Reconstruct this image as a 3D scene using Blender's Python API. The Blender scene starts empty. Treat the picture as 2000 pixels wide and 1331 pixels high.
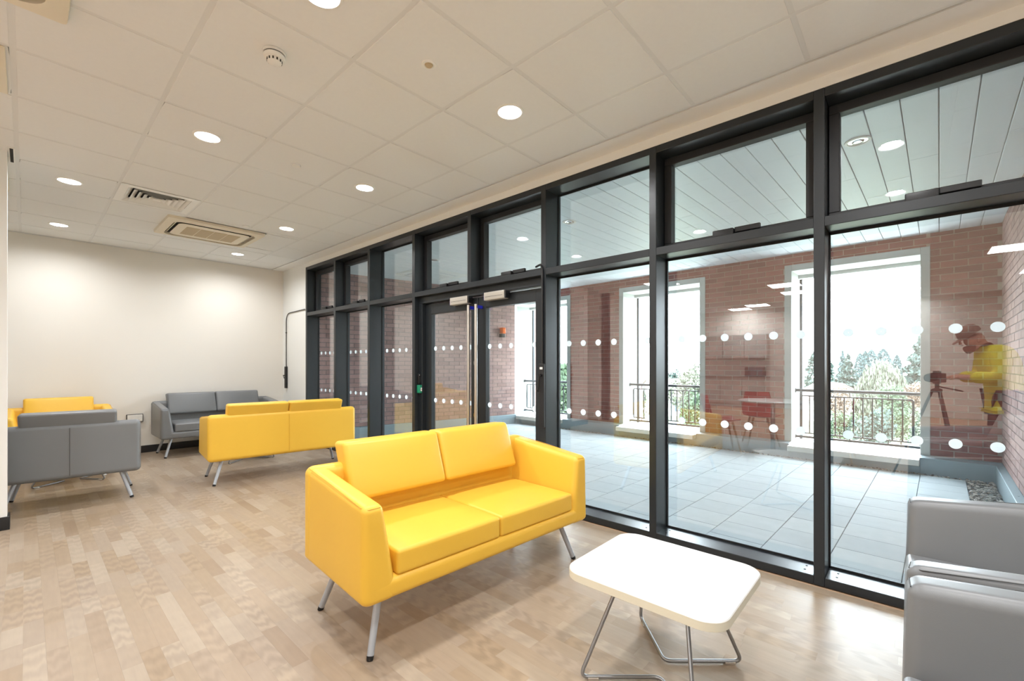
import bpy, math, random
import numpy as np
from mathutils import Vector, Matrix

random.seed(7)
scene = bpy.context.scene
col = scene.collection
R = math.radians

# ------------------------------------------------------------------ camera
FPX, HY = 860.0, 713.0                    # focal length in pixels, horizon row (2000 x 1331 frame)
TH = math.atan2(950, 860)
CAM_H = 1.25
cam_d = bpy.data.cameras.new('camera')
cam_d.sensor_width = 36.0
cam_d.lens = 36.0 * FPX / 2000
cam_d.shift_y = (HY - 665.5) / 2000
cam_d.clip_start = 0.02
cam_d.clip_end = 600
cam = bpy.data.objects.new('camera', cam_d)
cam.location = (0, 0, CAM_H)
cam.rotation_euler = (R(90), 0, -TH)
col.objects.link(cam)
scene.camera = cam

# ------------------------------------------------------------------ world and exposure
world = bpy.data.worlds.new('overcast_sky')
scene.world = world
world.use_nodes = True
wn = world.node_tree.nodes
wn['Background'].inputs['Color'].default_value = (0.85, 0.95, 1.0, 1)
wn['Background'].inputs['Strength'].default_value = 22.0
vs = scene.view_settings
vs.view_transform = 'Standard'
vs.look = 'None'
vs.gamma = 1.0
vs.use_curve_mapping = False
vs.exposure = 0.31
DOWNLIGHT_W = 14.0
PANEL_W = 19.0
LAMP_COL = (0.97, 0.985, 1.0)

# ------------------------------------------------------------------ materials
def srgb(r, g, b):
    f = lambda v: (v / 255 / 12.92) if v / 255 <= 0.04045 else ((v / 255 + 0.055) / 1.055) ** 2.4
    return (f(r), f(g), f(b), 1.0)

MATS = {}
def mat(name, color, rough=0.5, metal=0.0, var=0.0, scale=8.0, bump=0.0, bscale=200.0, spec=0.5, emit=None, estr=0.0, coat=0.0):
    m = bpy.data.materials.new(name)
    m.use_nodes = True
    nt = m.node_tree
    b = nt.nodes['Principled BSDF']
    b.inputs['Base Color'].default_value = color
    b.inputs['Roughness'].default_value = rough
    b.inputs['Metallic'].default_value = metal
    b.inputs['Specular IOR Level'].default_value = spec
    b.inputs['Coat Weight'].default_value = coat
    tc = nt.nodes.new('ShaderNodeTexCoord')
    if var > 0:
        n = nt.nodes.new('ShaderNodeTexNoise')
        n.inputs['Scale'].default_value = scale
        n.inputs['Detail'].default_value = 4
        nt.links.new(tc.outputs['Object'], n.inputs['Vector'])
        hs = nt.nodes.new('ShaderNodeHueSaturation')
        hs.inputs['Color'].default_value = color
        mr = nt.nodes.new('ShaderNodeMapRange')
        mr.inputs['From Min'].default_value = 0.25
        mr.inputs['From Max'].default_value = 0.75
        mr.inputs['To Min'].default_value = 1 - var
        mr.inputs['To Max'].default_value = 1 + var
        nt.links.new(n.outputs['Fac'], mr.inputs['Value'])
        nt.links.new(mr.outputs['Result'], hs.inputs['Value'])
        nt.links.new(hs.outputs['Color'], b.inputs['Base Color'])
    if bump > 0:
        n2 = nt.nodes.new('ShaderNodeTexNoise')
        n2.inputs['Scale'].default_value = bscale
        n2.inputs['Detail'].default_value = 3
        nt.links.new(tc.outputs['Object'], n2.inputs['Vector'])
        bp = nt.nodes.new('ShaderNodeBump')
        bp.inputs['Strength'].default_value = bump
        bp.inputs['Distance'].default_value = 0.002
        nt.links.new(n2.outputs['Fac'], bp.inputs['Height'])
        nt.links.new(bp.outputs['Normal'], b.inputs['Normal'])
    if emit:
        b.inputs['Emission Color'].default_value = emit
        b.inputs['Emission Strength'].default_value = estr
    MATS[name] = m
    return m

def piece_value(nt):
    """random number per piece: per face attribute of joined pieces + random of single pieces"""
    at = nt.nodes.new('ShaderNodeAttribute'); at.attribute_name = 'rnd'
    oi = nt.nodes.new('ShaderNodeObjectInfo')
    ad = nt.nodes.new('ShaderNodeMath'); ad.operation = 'ADD'
    nt.links.new(at.outputs['Fac'], ad.inputs[0]); nt.links.new(oi.outputs['Random'], ad.inputs[1])
    fr = nt.nodes.new('ShaderNodeMath'); fr.operation = 'FRACT'
    nt.links.new(ad.outputs[0], fr.inputs[0])
    return fr.outputs[0]

def piece_mat(name, colors, rough=0.8, bump=0.3, bscale=60.0, var=0.1, vscale=20.0):
    m = bpy.data.materials.new(name); m.use_nodes = True
    nt = m.node_tree; b = nt.nodes['Principled BSDF']
    b.inputs['Roughness'].default_value = rough
    v = piece_value(nt)
    cr = nt.nodes.new('ShaderNodeValToRGB')
    cr.color_ramp.interpolation = 'LINEAR'
    els = cr.color_ramp.elements
    while len(els) < len(colors): els.new(0.5)
    for i, c in enumerate(colors):
        els[i].position = i / max(1, len(colors) - 1); els[i].color = c
    nt.links.new(v, cr.inputs['Fac'])
    ge = nt.nodes.new('ShaderNodeNewGeometry')
    n = nt.nodes.new('ShaderNodeTexNoise'); n.inputs['Scale'].default_value = vscale; n.inputs['Detail'].default_value = 5
    nt.links.new(ge.outputs['Position'], n.inputs['Vector'])
    mr = nt.nodes.new('ShaderNodeMapRange')
    mr.inputs['From Min'].default_value = 0.25; mr.inputs['From Max'].default_value = 0.75
    mr.inputs['To Min'].default_value = 1 - var; mr.inputs['To Max'].default_value = 1 + var
    nt.links.new(n.outputs['Fac'], mr.inputs['Value'])
    hs = nt.nodes.new('ShaderNodeHueSaturation')
    nt.links.new(cr.outputs['Color'], hs.inputs['Color']); nt.links.new(mr.outputs['Result'], hs.inputs['Value'])
    nt.links.new(hs.outputs['Color'], b.inputs['Base Color'])
    n2 = nt.nodes.new('ShaderNodeTexNoise'); n2.inputs['Scale'].default_value = bscale; n2.inputs['Detail'].default_value = 4
    nt.links.new(ge.outputs['Position'], n2.inputs['Vector'])
    bp = nt.nodes.new('ShaderNodeBump'); bp.inputs['Strength'].default_value = bump; bp.inputs['Distance'].default_value = 0.003
    nt.links.new(n2.outputs['Fac'], bp.inputs['Height']); nt.links.new(bp.outputs['Normal'], b.inputs['Normal'])
    MATS[name] = m
    return m

def wood_mat(name):
    m = bpy.data.materials.new(name); m.use_nodes = True
    nt = m.node_tree; b = nt.nodes['Principled BSDF']; L = nt.links.new
    b.inputs['Roughness'].default_value = 0.36
    b.inputs['Specular IOR Level'].default_value = 0.45
    v = piece_value(nt)
    cr = nt.nodes.new('ShaderNodeValToRGB')
    e = cr.color_ramp.elements
    cols = [srgb(149, 129, 108), srgb(163, 145, 125), srgb(157, 140, 122), srgb(170, 155, 137), srgb(154, 134, 111), srgb(161, 143, 123)]
    while len(e) < len(cols): e.new(0.5)
    for i, c in enumerate(cols): e[i].position = i / (len(cols) - 1); e[i].color = c
    L(v, cr.inputs['Fac'])
    ge = nt.nodes.new('ShaderNodeNewGeometry')
    # shift the grain of each strip
    mul = nt.nodes.new('ShaderNodeMath'); mul.operation = 'MULTIPLY'; mul.inputs[1].default_value = 37.0
    L(v, mul.inputs[0])
    cmb = nt.nodes.new('ShaderNodeCombineXYZ'); L(mul.outputs[0], cmb.inputs['X']); L(mul.outputs[0], cmb.inputs['Y'])
    va = nt.nodes.new('ShaderNodeVectorMath'); va.operation = 'ADD'
    L(ge.outputs['Position'], va.inputs[0]); L(cmb.outputs[0], va.inputs[1])
    mp = nt.nodes.new('ShaderNodeMapping'); mp.inputs['Scale'].default_value = (1.0, 0.16, 1.0)
    L(va.outputs[0], mp.inputs['Vector'])
    w = nt.nodes.new('ShaderNodeTexWave'); w.wave_type = 'RINGS'
    w.inputs['Scale'].default_value = 19.0; w.inputs['Distortion'].default_value = 6.0
    w.inputs['Detail'].default_value = 2.0; w.inputs['Detail Scale'].default_value = 1.3
    L(mp.outputs[0], w.inputs['Vector'])
    n = nt.nodes.new('ShaderNodeTexNoise'); n.inputs['Scale'].default_value = 55; n.inputs['Detail'].default_value = 5
    mp2 = nt.nodes.new('ShaderNodeMapping'); mp2.inputs['Scale'].default_value = (1.0, 0.08, 1.0)
    L(va.outputs[0], mp2.inputs['Vector']); L(mp2.outputs[0], n.inputs['Vector'])
    # figured grain only on some strips
    m5 = nt.nodes.new('ShaderNodeMath'); m5.operation = 'MULTIPLY'; m5.inputs[1].default_value = 7.31; L(v, m5.inputs[0])
    f5 = nt.nodes.new('ShaderNodeMath'); f5.operation = 'FRACT'; L(m5.outputs[0], f5.inputs[0])
    mr = nt.nodes.new('ShaderNodeMapRange'); mr.inputs['From Min'].default_value = 0.35; mr.inputs['From Max'].default_value = 1.0
    mr.inputs['To Min'].default_value = 0.02; mr.inputs['To Max'].default_value = 0.24; L(f5.outputs[0], mr.inputs['Value'])
    g1 = nt.nodes.new('ShaderNodeMath'); g1.operation = 'SUBTRACT'; L(w.outputs['Fac'], g1.inputs[0]); g1.inputs[1].default_value = 0.5
    g2 = nt.nodes.new('ShaderNodeMath'); g2.operation = 'MULTIPLY'; L(g1.outputs[0], g2.inputs[0]); L(mr.outputs['Result'], g2.inputs[1])
    g3 = nt.nodes.new('ShaderNodeMath'); g3.operation = 'SUBTRACT'; L(n.outputs['Fac'], g3.inputs[0]); g3.inputs[1].default_value = 0.5
    g4 = nt.nodes.new('ShaderNodeMath'); g4.operation = 'MULTIPLY_ADD'; L(g3.outputs[0], g4.inputs[0]); g4.inputs[1].default_value = 0.22; L(g2.outputs[0], g4.inputs[2])
    g5 = nt.nodes.new('ShaderNodeMath'); g5.operation = 'ADD'; L(g4.outputs[0], g5.inputs[0]); g5.inputs[1].default_value = 1.0
    hs = nt.nodes.new('ShaderNodeHueSaturation'); L(cr.outputs['Color'], hs.inputs['Color']); L(g5.outputs[0], hs.inputs['Value'])
    L(hs.outputs['Color'], b.inputs['Base Color'])
    MATS[name] = m
    return m

def glass_mat(name, tint=(0.955, 0.98, 0.995, 1), ior=2.0):
    m = bpy.data.materials.new(name); m.use_nodes = True
    nt = m.node_tree; L = nt.links.new
    nt.nodes.remove(nt.nodes['Principled BSDF'])
    out = nt.nodes['Material Output']
    tr = nt.nodes.new('ShaderNodeBsdfTransparent'); tr.inputs['Color'].default_value = tint
    gl = nt.nodes.new('ShaderNodeBsdfGlossy'); gl.inputs['Roughness'].default_value = 0.0
    gl.inputs['Color'].default_value = (1, 1, 1, 1)
    # a thin pane: same reflectance on the way in and on the way out of the slab
    ge = nt.nodes.new('ShaderNodeNewGeometry')
    mx = nt.nodes.new('ShaderNodeMix'); mx.data_type = 'FLOAT'
    mx.inputs[2].default_value = ior; mx.inputs[3].default_value = 1 / ior
    L(ge.outputs['Backfacing'], mx.inputs[0])
    fr = nt.nodes.new('ShaderNodeFresnel'); L(mx.outputs[0], fr.inputs['IOR'])
    ms = nt.nodes.new('ShaderNodeMixShader')
    L(fr.outputs[0], ms.inputs[0]); L(tr.outputs[0], ms.inputs[1]); L(gl.outputs[0], ms.inputs[2])
    L(ms.outputs[0], out.inputs['Surface'])
    MATS[name] = m
    return m

def foliage_mat(name, c1, c2):
    m = piece_mat(name, [c1, c2], rough=0.8, bump=0.0, var=0.12, vscale=0.6)
    return m

mat('paint_wall', srgb(238, 234, 226), 0.7, bump=0.05, bscale=300)
mat('paint_pier', srgb(236, 236, 232), 0.7, bump=0.05, bscale=300)
mat('plasterboard', srgb(246, 246, 244), 0.7)
mat('ceiling_tile', srgb(236, 237, 236), 0.85, var=0.01, scale=40, bump=0.12, bscale=350)
mat('ceiling_grid', srgb(228, 229, 228), 0.5)
mat('dark_void', srgb(40, 38, 36), 0.8)
mat('white_plastic', srgb(238, 238, 234), 0.4)
mat('cream_plastic', srgb(232, 222, 200), 0.45)
mat('beige_mesh', srgb(196, 178, 146), 0.7)
mat('skirting', srgb(30, 31, 33), 0.4)
wood_mat('oak_vinyl')
mat('floor_base', srgb(190, 160, 130), 0.5, var=0.05)
mat('frame', srgb(36, 41, 45), 0.34, var=0.03, scale=3)
mat('frame_black', srgb(30, 31, 34), 0.5)
mat('gasket', srgb(10, 10, 11), 0.6)
glass_mat('glass')
mat('dot_film', srgb(236, 246, 250), 0.6)
def translucent(m, w):
    nt = m.node_tree; b = nt.nodes['Principled BSDF']; out = nt.nodes['Material Output']
    t = nt.nodes.new('ShaderNodeBsdfTranslucent'); t.inputs['Color'].default_value = b.inputs['Base Color'].default_value
    ms = nt.nodes.new('ShaderNodeMixShader'); ms.inputs[0].default_value = w
    nt.links.new(b.outputs[0], ms.inputs[1]); nt.links.new(t.outputs[0], ms.inputs[2]); nt.links.new(ms.outputs[0], out.inputs['Surface'])
translucent(MATS['dot_film'], 0.55)
mat('steel', (0.62, 0.60, 0.57, 1), 0.28, metal=1.0)
mat('chrome', (0.75, 0.75, 0.75, 1), 0.12, metal=1.0)
mat('silver_box', srgb(196, 190, 180), 0.35, metal=0.3)
mat('blue_film', srgb(40, 50, 190), 0.35)
mat('leg_metal', srgb(176, 182, 190), 0.3, metal=0.35)
mat('rod_metal', srgb(150, 152, 155), 0.3, metal=0.8)
mat('rubber', srgb(15, 15, 16), 0.6)
mat('yellow_vinyl', srgb(234, 186, 64), 0.42, var=0.02, scale=3, bump=0.04, bscale=500)
mat('yellow_thread', srgb(214, 160, 44), 0.6)
mat('grey_leather', srgb(118, 120, 122), 0.38, var=0.03, scale=3, bump=0.08, bscale=420)
mat('grey_thread', srgb(70, 70, 70), 0.6)
mat('table_white', srgb(208, 207, 203), 0.3, spec=0.5)
mat('table_edge', srgb(226, 220, 200), 0.5)
mat('green_plastic', srgb(30, 140, 105), 0.4)
mat('black_plastic', srgb(18, 18, 20), 0.4)
mat('red_print', srgb(190, 40, 40), 0.5)
mat('orange_lens', srgb(240, 110, 30), 0.25)
mat('mortar', srgb(176, 160, 148), 0.9, bump=0.2)
mat('mortar_pale', srgb(120, 110, 108), 0.9, bump=0.2)
piece_mat('red_brick', [srgb(136, 80, 70), srgb(152, 90, 78), srgb(126, 74, 67), srgb(158, 100, 88), srgb(142, 86, 77)], 0.85, 0.4, 90)
piece_mat('buff_brick', [srgb(164, 134, 128), srgb(178, 146, 139), srgb(154, 124, 119), srgb(172, 140, 133)], 0.85, 0.4, 90)
piece_mat('paver', [srgb(170, 179, 183), srgb(178, 186, 188), srgb(166, 175, 179), srgb(174, 182, 185)], 0.8, 0.25, 160, 0.04, 8)
mat('paver_bed', srgb(116, 122, 124), 0.9)
piece_mat('pebble', [srgb(70, 64, 60), srgb(150, 146, 140), srgb(196, 190, 180), srgb(110, 92, 80)], 0.7, 0.2, 200)
mat('kerb_metal', srgb(150, 166, 172), 0.5, metal=0.2, var=0.05, scale=2)
mat('stone_surround', srgb(178, 182, 178), 0.6, var=0.03)
mat('sill_white', srgb(226, 226, 220), 0.5)
piece_mat('soffit_panel', [srgb(222, 230, 234), srgb(226, 233, 237), srgb(219, 228, 232)], 0.5, 0.0, 50, 0.01, 3)
MATS['soffit_panel'].node_tree.nodes['Principled BSDF'].inputs['Metallic'].default_value = 0.1
mat('rail_metal', srgb(38, 46, 54), 0.45, metal=0.1)
mat('grass', srgb(92, 98, 76), 0.9, var=0.2, scale=0.15)
mat('bark', srgb(60, 52, 46), 0.9, var=0.1)
foliage_mat('leaf_conifer', srgb(36, 51, 47), srgb(57, 73, 66))
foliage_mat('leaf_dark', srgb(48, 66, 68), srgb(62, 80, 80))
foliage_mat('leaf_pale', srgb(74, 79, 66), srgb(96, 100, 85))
foliage_mat('leaf_green', srgb(44, 61, 42), srgb(68, 85, 60))
foliage_mat('leaf_autumn', srgb(96, 76, 62), srgb(102, 88, 74))
mat('render_white', srgb(214, 212, 206), 0.8)
mat('roof_tile', srgb(110, 96, 90), 0.8, var=0.1)
mat('pane_dark', srgb(70, 78, 86), 0.2)
mat('door_veneer', srgb(170, 128, 92), 0.5, var=0.08, scale=5)
mat('door_frame_dark', srgb(80, 66, 56), 0.5)
mat('cabinet', srgb(206, 204, 198), 0.4)
mat('worktop', srgb(150, 140, 130), 0.35, var=0.05)
mat('chair_red', srgb(178, 58, 44), 0.4)
mat('chair_wood', srgb(206, 170, 120), 0.5)
mat('skin', srgb(206, 150, 124), 0.5)
mat('hi_vis', srgb(238, 222, 40), 0.6, var=0.06, scale=6)
mat('trousers', srgb(52, 42, 58), 0.8)
mat('cap_cloth', srgb(150, 120, 104), 0.8)
mat('beard', srgb(120, 72, 52), 0.9)
mat('boot', srgb(40, 32, 28), 0.7)
mat('lamp_lens', (1, 1, 1, 1), 0.5, emit=(1.0, 0.96, 0.9, 1), estr=25.0)
mat('panel_lens', (1, 1, 1, 1), 0.5, emit=(1.0, 0.97, 0.92, 1), estr=6.0)
mat('reflector', srgb(248, 248, 246), 0.2)

# ------------------------------------------------------------------ mesh helpers
class MB:
    def __init__(s): s.v = []; s.f = []; s.r = []; s.hard = False
    def add(s, verts, faces, rnd=None):
        o = len(s.v); s.v += [tuple(p) for p in verts]; s.f += [tuple(i + o for i in f) for f in faces]
        s.r += [0.0 if rnd is None else rnd] * len(faces)
        return s
    def box(s, x0, x1, y0, y1, z0, z1, rnd=None):
        x0, x1 = min(x0, x1), max(x0, x1); y0, y1 = min(y0, y1), max(y0, y1); z0, z1 = min(z0, z1), max(z0, z1)
        v = [(x0, y0, z0), (x1, y0, z0), (x1, y1, z0), (x0, y1, z0), (x0, y0, z1), (x1, y0, z1), (x1, y1, z1), (x0, y1, z1)]
        return s.add(v, [(3, 2, 1, 0), (4, 5, 6, 7), (0, 1, 5, 4), (1, 2, 6, 5), (2, 3, 7, 6), (3, 0, 4, 7)], rnd)
    def soft(s, x0, x1, y0, y1, z0, z1, r=0.005, seg=2, flat=1, puff=None):
        c = [(x, y, z) for x in (x0, x1) for y in (y0, y1) for z in (z0, z1)]
        return s.hexa(c, r, seg, flat, puff)
    def hexa(s, c, r=0.03, seg=3, flat=3, puff=None):
        """soft-edged hexahedron; corners c[ix*4+iy*2+iz]; puff=(axis, side, amount)"""
        C = np.array(c, float).reshape(2, 2, 2, 3)
        L = [np.linalg.norm((C[1] - C[0]).reshape(-1, 3), axis=1).mean(),
             np.linalg.norm((C[:, 1] - C[:, 0]).reshape(-1, 3), axis=1).mean(),
             np.linalg.norm((C[:, :, 1] - C[:, :, 0]).reshape(-1, 3), axis=1).mean()]
        r = min(r, min(L) * 0.49)
        if seg == 1: s.hard = True
        ax = []
        for l in L:
            h = l / 2
            neg = [-h + r - r * math.tan(math.pi / 4 * (1 - i / seg)) for i in range(seg + 1)]
            mid = list(np.linspace(-h + r, h - r, flat + 1))[1:-1]
            ax.append(neg + mid + [-q for q in reversed(neg)])
        vid = {}; V = []; F = []
        inner = [l / 2 - r for l in L]
        def vert(p):
            key = tuple(round(q, 6) for q in p)
            if key in vid: return vid[key]
            q = [max(-inner[i], min(inner[i], p[i])) for i in range(3)]
            dv = Vector([p[i] - q[i] for i in range(3)])
            if dv.length > 1e-9: dv = dv.normalized() * r
            w = [q[i] + dv[i] for i in range(3)]
            if puff:
                for (a, sd, am) in puff:
                    if w[a] * sd > 0:
                        o1, o2 = [k for k in range(3) if k != a]
                        u1 = w[o1] / (L[o1] / 2); u2 = w[o2] / (L[o2] / 2)
                        w[a] += sd * am * max(0, 1 - u1 ** 4) * max(0, 1 - u2 ** 4) * min(1, abs(w[a]) / (L[a] / 2))
            u = [w[i] / L[i] + 0.5 for i in range(3)]
            P = np.zeros(3)
            for ix in (0, 1):
                for iy in (0, 1):
                    for iz in (0, 1):
                        P += C[ix, iy, iz] * (u[0] if ix else 1 - u[0]) * (u[1] if iy else 1 - u[1]) * (u[2] if iz else 1 - u[2])
            vid[key] = len(V); V.append(tuple(P)); return vid[key]
        for a in range(3):
            b_, c_ = (a + 1) % 3, (a + 2) % 3
            for sd in (-1, 1):
                for i in range(len(ax[b_]) - 1):
                    for j in range(len(ax[c_]) - 1):
                        q = []
                        for (ii, jj) in ((i, j), (i + 1, j), (i + 1, j + 1), (i, j + 1)):
                            p = [0, 0, 0]; p[a] = sd * L[a] / 2; p[b_] = ax[b_][ii]; p[c_] = ax[c_][jj]
                            q.append(vert(p))
                        F.append(tuple(q if sd > 0 else reversed(q)))
        return s.add(V, F)
    def tube(s, pts, r, n=10, r1=None, caps=True):
        pts = [Vector(p) for p in pts]; V = []; F = []
        m = len(pts)
        up = Vector((0, 0, 1))
        prev = None
        for i, p in enumerate(pts):
            t = (pts[min(i + 1, m - 1)] - pts[max(i - 1, 0)]).normalized()
            if prev is None:
                a = t.cross(up)
                if a.length < 1e-3: a = t.cross(Vector((1, 0, 0)))
                a.normalize()
            else:
                a = (prev - t * prev.dot(t)).normalized()
            prev = a; b = t.cross(a)
            rr = r if r1 is None else r + (r1 - r) * i / (m - 1)
            for k in range(n):
                an = 2 * math.pi * k / n
                V.append(p + a * (rr * math.cos(an)) + b * (rr * math.sin(an)))
        for i in range(m - 1):
            for k in range(n):
                F.append((i * n + k, i * n + (k + 1) % n, (i + 1) * n + (k + 1) % n, (i + 1) * n + k))
        if caps:
            F.append(tuple(reversed(range(n)))); F.append(tuple((m - 1) * n + k for k in range(n)))
        return s.add(V, F)
    def lathe(s, prof, n=32, c=(0, 0, 0), cap0=False, cap1=False):
        V = []; F = []
        for (r, z) in prof:
            for k in range(n):
                a = 2 * math.pi * k / n
                V.append((c[0] + r * math.cos(a), c[1] + r * math.sin(a), c[2] + z))
        for i in range(len(prof) - 1):
            for k in range(n):
                F.append((i * n + k, i * n + (k + 1) % n, (i + 1) * n + (k + 1) % n, (i + 1) * n + k))
        if cap0: F.append(tuple(reversed(range(n))))
        if cap1: F.append(tuple((len(prof) - 1) * n + k for k in range(n)))
        return s.add(V, F)
    def prism(s, poly, z0, z1):
        n = len(poly)
        V = [(x, y, z0) for x, y in poly] + [(x, y, z1) for x, y in poly]
        F = [tuple(reversed(range(n))), tuple(range(n, 2 * n))]
        F += [(i, (i + 1) % n, n + (i + 1) % n, n + i) for i in range(n)]
        return s.add(V, F)
    def mesh(s, name, m, smooth=35):
        me = bpy.data.meshes.new(name)
        me.from_pydata(s.v, [], s.f)
        if any(s.r):
            at = me.attributes.new('rnd', 'FLOAT', 'FACE')
            at.data.foreach_set('value', s.r)
        me.materials.append(MATS[m])
        me.update()
        if smooth:
            me.shade_smooth(); me.set_sharp_from_angle(angle=R(12 if s.hard else smooth))
        return me
    def build(s, name, m, parent=None, smooth=35, loc=None, rz=None):
        return link(name, s.mesh(name, m, smooth), parent, loc, rz)

def link(name, me, parent=None, loc=None, rz=None):
    o = bpy.data.objects.new(name, me); col.objects.link(o)
    if parent is not None: o.parent = parent
    if loc is not None: o.location = loc
    if rz is not None: o.rotation_euler = (0, 0, rz)
    return o

def tag(o, label=None, cat=None, group=None, kind=None):
    if label: o['label'] = label
    if cat: o['category'] = cat
    if group: o['group'] = group
    if kind: o['kind'] = kind
    return o

def empty(name, loc=(0, 0, 0), rz=0.0):
    o = bpy.data.objects.new(name, None); o.empty_display_size = 0.1
    o.location = loc; o.rotation_euler = (0, 0, rz); col.objects.link(o)
    return o

def copy_tree(o, parent=None):
    c = o.copy(); col.objects.link(c); c.parent = parent
    for ch in list(o.children): copy_tree(ch, c)
    return c

def arc_path(pts, rad, n=5):
    """polyline with rounded corners"""
    P = [Vector(p) for p in pts]; out = [P[0]]
    for i in range(1, len(P) - 1):
        a, b, c = P[i - 1], P[i], P[i + 1]
        d1 = (a - b).normalized(); d2 = (c - b).normalized()
        t = min(rad, (a - b).length * 0.45, (c - b).length * 0.45)
        for k in range(n + 1):
            u = k / n
            out.append((b + d1 * t) * (1 - u) ** 2 + b * 2 * u * (1 - u) + (b + d2 * t) * u ** 2)
    out.append(P[-1])
    return out

def project(x, y, z):
    s_, c_ = math.sin(TH), math.cos(TH)
    w = s_ * x + c_ * y
    if w < 0.05: return None
    return (1000 + FPX * (c_ * x - s_ * y) / w, HY - FPX * (z - CAM_H) / w, w)

# ------------------------------------------------------------------ room dimensions (metres)
CEIL = 2.874
XW = 3.01           # room side of the window frame
XG = 3.20           # glass plane
YB = 8.10           # back wall
XL = -8.20          # kitchen wall, behind the camera
YF = -3.0           # wall behind the camera
HEAD = 2.81         # top of the window frame
FRAME_Y0, FRAME_Y1 = -0.585, 7.184
EDGE = 2.83         # edge of the tiled ceiling

# ------------------------------------------------------------------ floor
floor = MB().box(XL - 0.1, XW + 0.25, YF - 0.1, YB + 0.1, -0.2, -0.006).build('floor', 'floor_base', smooth=0)
tag(floor, 'pale oak strip vinyl floor of the lounge', 'floor', kind='structure')
PW = 0.068
LENS = (0.20, 0.28, 0.36, 0.44)
plank_me = {}
for l in LENS:
    plank_me[l] = MB().box(-PW / 2 + .0001, PW / 2 - .0001, 0.0001, l - .0001, -0.006, 0.0).mesh('strip', 'oak_vinyl', 0)
cells = []
rp = random.Random(3)
x = -1.3
while x < XW - PW:
    y = -0.6 - rp.random() * 0.4
    while y < YB:
        l = rp.choice(LENS)
        cells.append((x + PW / 2, y, min(l, YB - y), l))
        y += l
    x += PW
scored = []
for i, (cx, cy, l, l0) in enumerate(cells):
    p = project(cx, cy + l / 2, 0)
    if p and -60 < p[0] < 2060 and p[1] < 1390 and l == l0:
        scored.append((p[2], i))
scored.sort()
single = set(i for _, i in scored[:300])
rest = MB()
for i, (cx, cy, l, l0) in enumerate(cells):
    if i in single:
        link('floor_strip', plank_me[l0], floor, (cx, cy, 0))
    else:
        rest.box(cx - PW / 2 + .0001, cx + PW / 2 - .0001, cy + .0001, cy + l - .0001, -0.006, 0.0, rp.random() + 0.001)
tag(rest.build('floor_strips', 'oak_vinyl', floor, 0), kind='stuff')

# ------------------------------------------------------------------ walls
wb = MB().box(-2.55, XW + 0.3, YB, YB + 0.15, 0, 3.1).build('wall_back', 'paint_wall', smooth=0)
tag(wb, 'plain white back wall behind the sofas', 'wall', kind='structure')
wr = MB().box(XW, XW + 0.25, FRAME_Y1, YB, 0, 3.1).box(XW, XW + 0.25, YF, FRAME_Y0, 0, 3.1).box(XW, XW + 0.25, FRAME_Y0, FRAME_Y1, HEAD, 3.1).build('wall_right', 'paint_pier', smooth=0)
tag(wr, 'white wall around the long window frame', 'wall', kind='structure')
wp = MB().box(-1.6, -0.094, 5.08, 5.22, 0, CEIL).build('wall_partition', 'paint_pier', smooth=0)
tag(wp, 'white end of a partition wall beside grey armchair', 'wall', kind='structure')
wl = MB().box(-2.55, -2.4, 5.08, YB, 0, 3.1).box(XL - 0.15, XL, YF, 5.2, 0, 3.1).box(XL, -2.4, 5.08, 5.22, 0, 3.1).build('wall_left', 'paint_wall', smooth=0)
tag(wl, 'white wall of the kitchen corner opposite the window', 'wall', kind='structure')
wf = MB().box(XL - 0.15, XW + 0.25, YF - 0.15, YF, 0, 3.1).build('wall_front', 'paint_wall', smooth=0)
tag(wf, 'white wall behind the photographer', 'wall', kind='structure')
b = MB().soft(-2.4, XW - 0.002, YB - 0.014, YB, 0, 0.1, 0.004).build('baseboard_back', 'skirting')
tag(b, 'black skirting along the back wall', 'skirting', kind='structure')
b = MB().soft(XW - 0.014, XW, FRAME_Y1, YB - 0.015, 0, 0.1, 0.004).build('baseboard_right', 'skirting')
tag(b, 'black skirting on the pier beside the window', 'skirting', kind='structure')
b = MB().soft(-1.6, -0.080, 5.066, 5.08, 0, 0.1, 0.004).soft(-0.094, -0.080, 5.08, 5.22, 0, 0.1, 0.004).build('baseboard_partition', 'skirting')
tag(b, 'dark skirting around the partition wall end', 'skirting', kind='structure')

# ------------------------------------------------------------------ ceiling
ceiling = MB().box(XL, XW, YF, YB, CEIL + 0.12, CEIL + 0.2).build('ceiling', 'plasterboard', smooth=0)
tag(ceiling, 'suspended ceiling of square off-white tiles', 'ceiling', kind='structure')
t = MB().box(EDGE, XW, YF, YB, CEIL, CEIL + 0.12).build('trim_1', 'plasterboard', smooth=0)
tag(t, 'plasterboard margin between ceiling tiles and window head', 'trim', kind='structure')
t = MB().box(EDGE - 0.036, EDGE - 0.014, YF, YB, CEIL + 0.002, CEIL + 0.03).build('trim_2', 'ceiling_grid', smooth=0)
tag(t, 'thin shadow-gap edge profile of the tiled ceiling', 'trim', kind='structure')
t = MB().box(-2.4, EDGE, YB - 0.02, YB, CEIL - 0.004, CEIL + 0.01).build('trim_3', 'ceiling_grid', smooth=0)
tag(t, 'ceiling edge profile along the back wall', 'trim', kind='structure')
TS = 0.6085
GX = [-0.045 + TS * i for i in range(-14, 5)]       # grid lines in x, last one 2.389
GY = [0.406 + 0.6 * j for j in range(-6, 13)]      # grid lines in y, last one 7.606
BAR = 0.012
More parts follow.
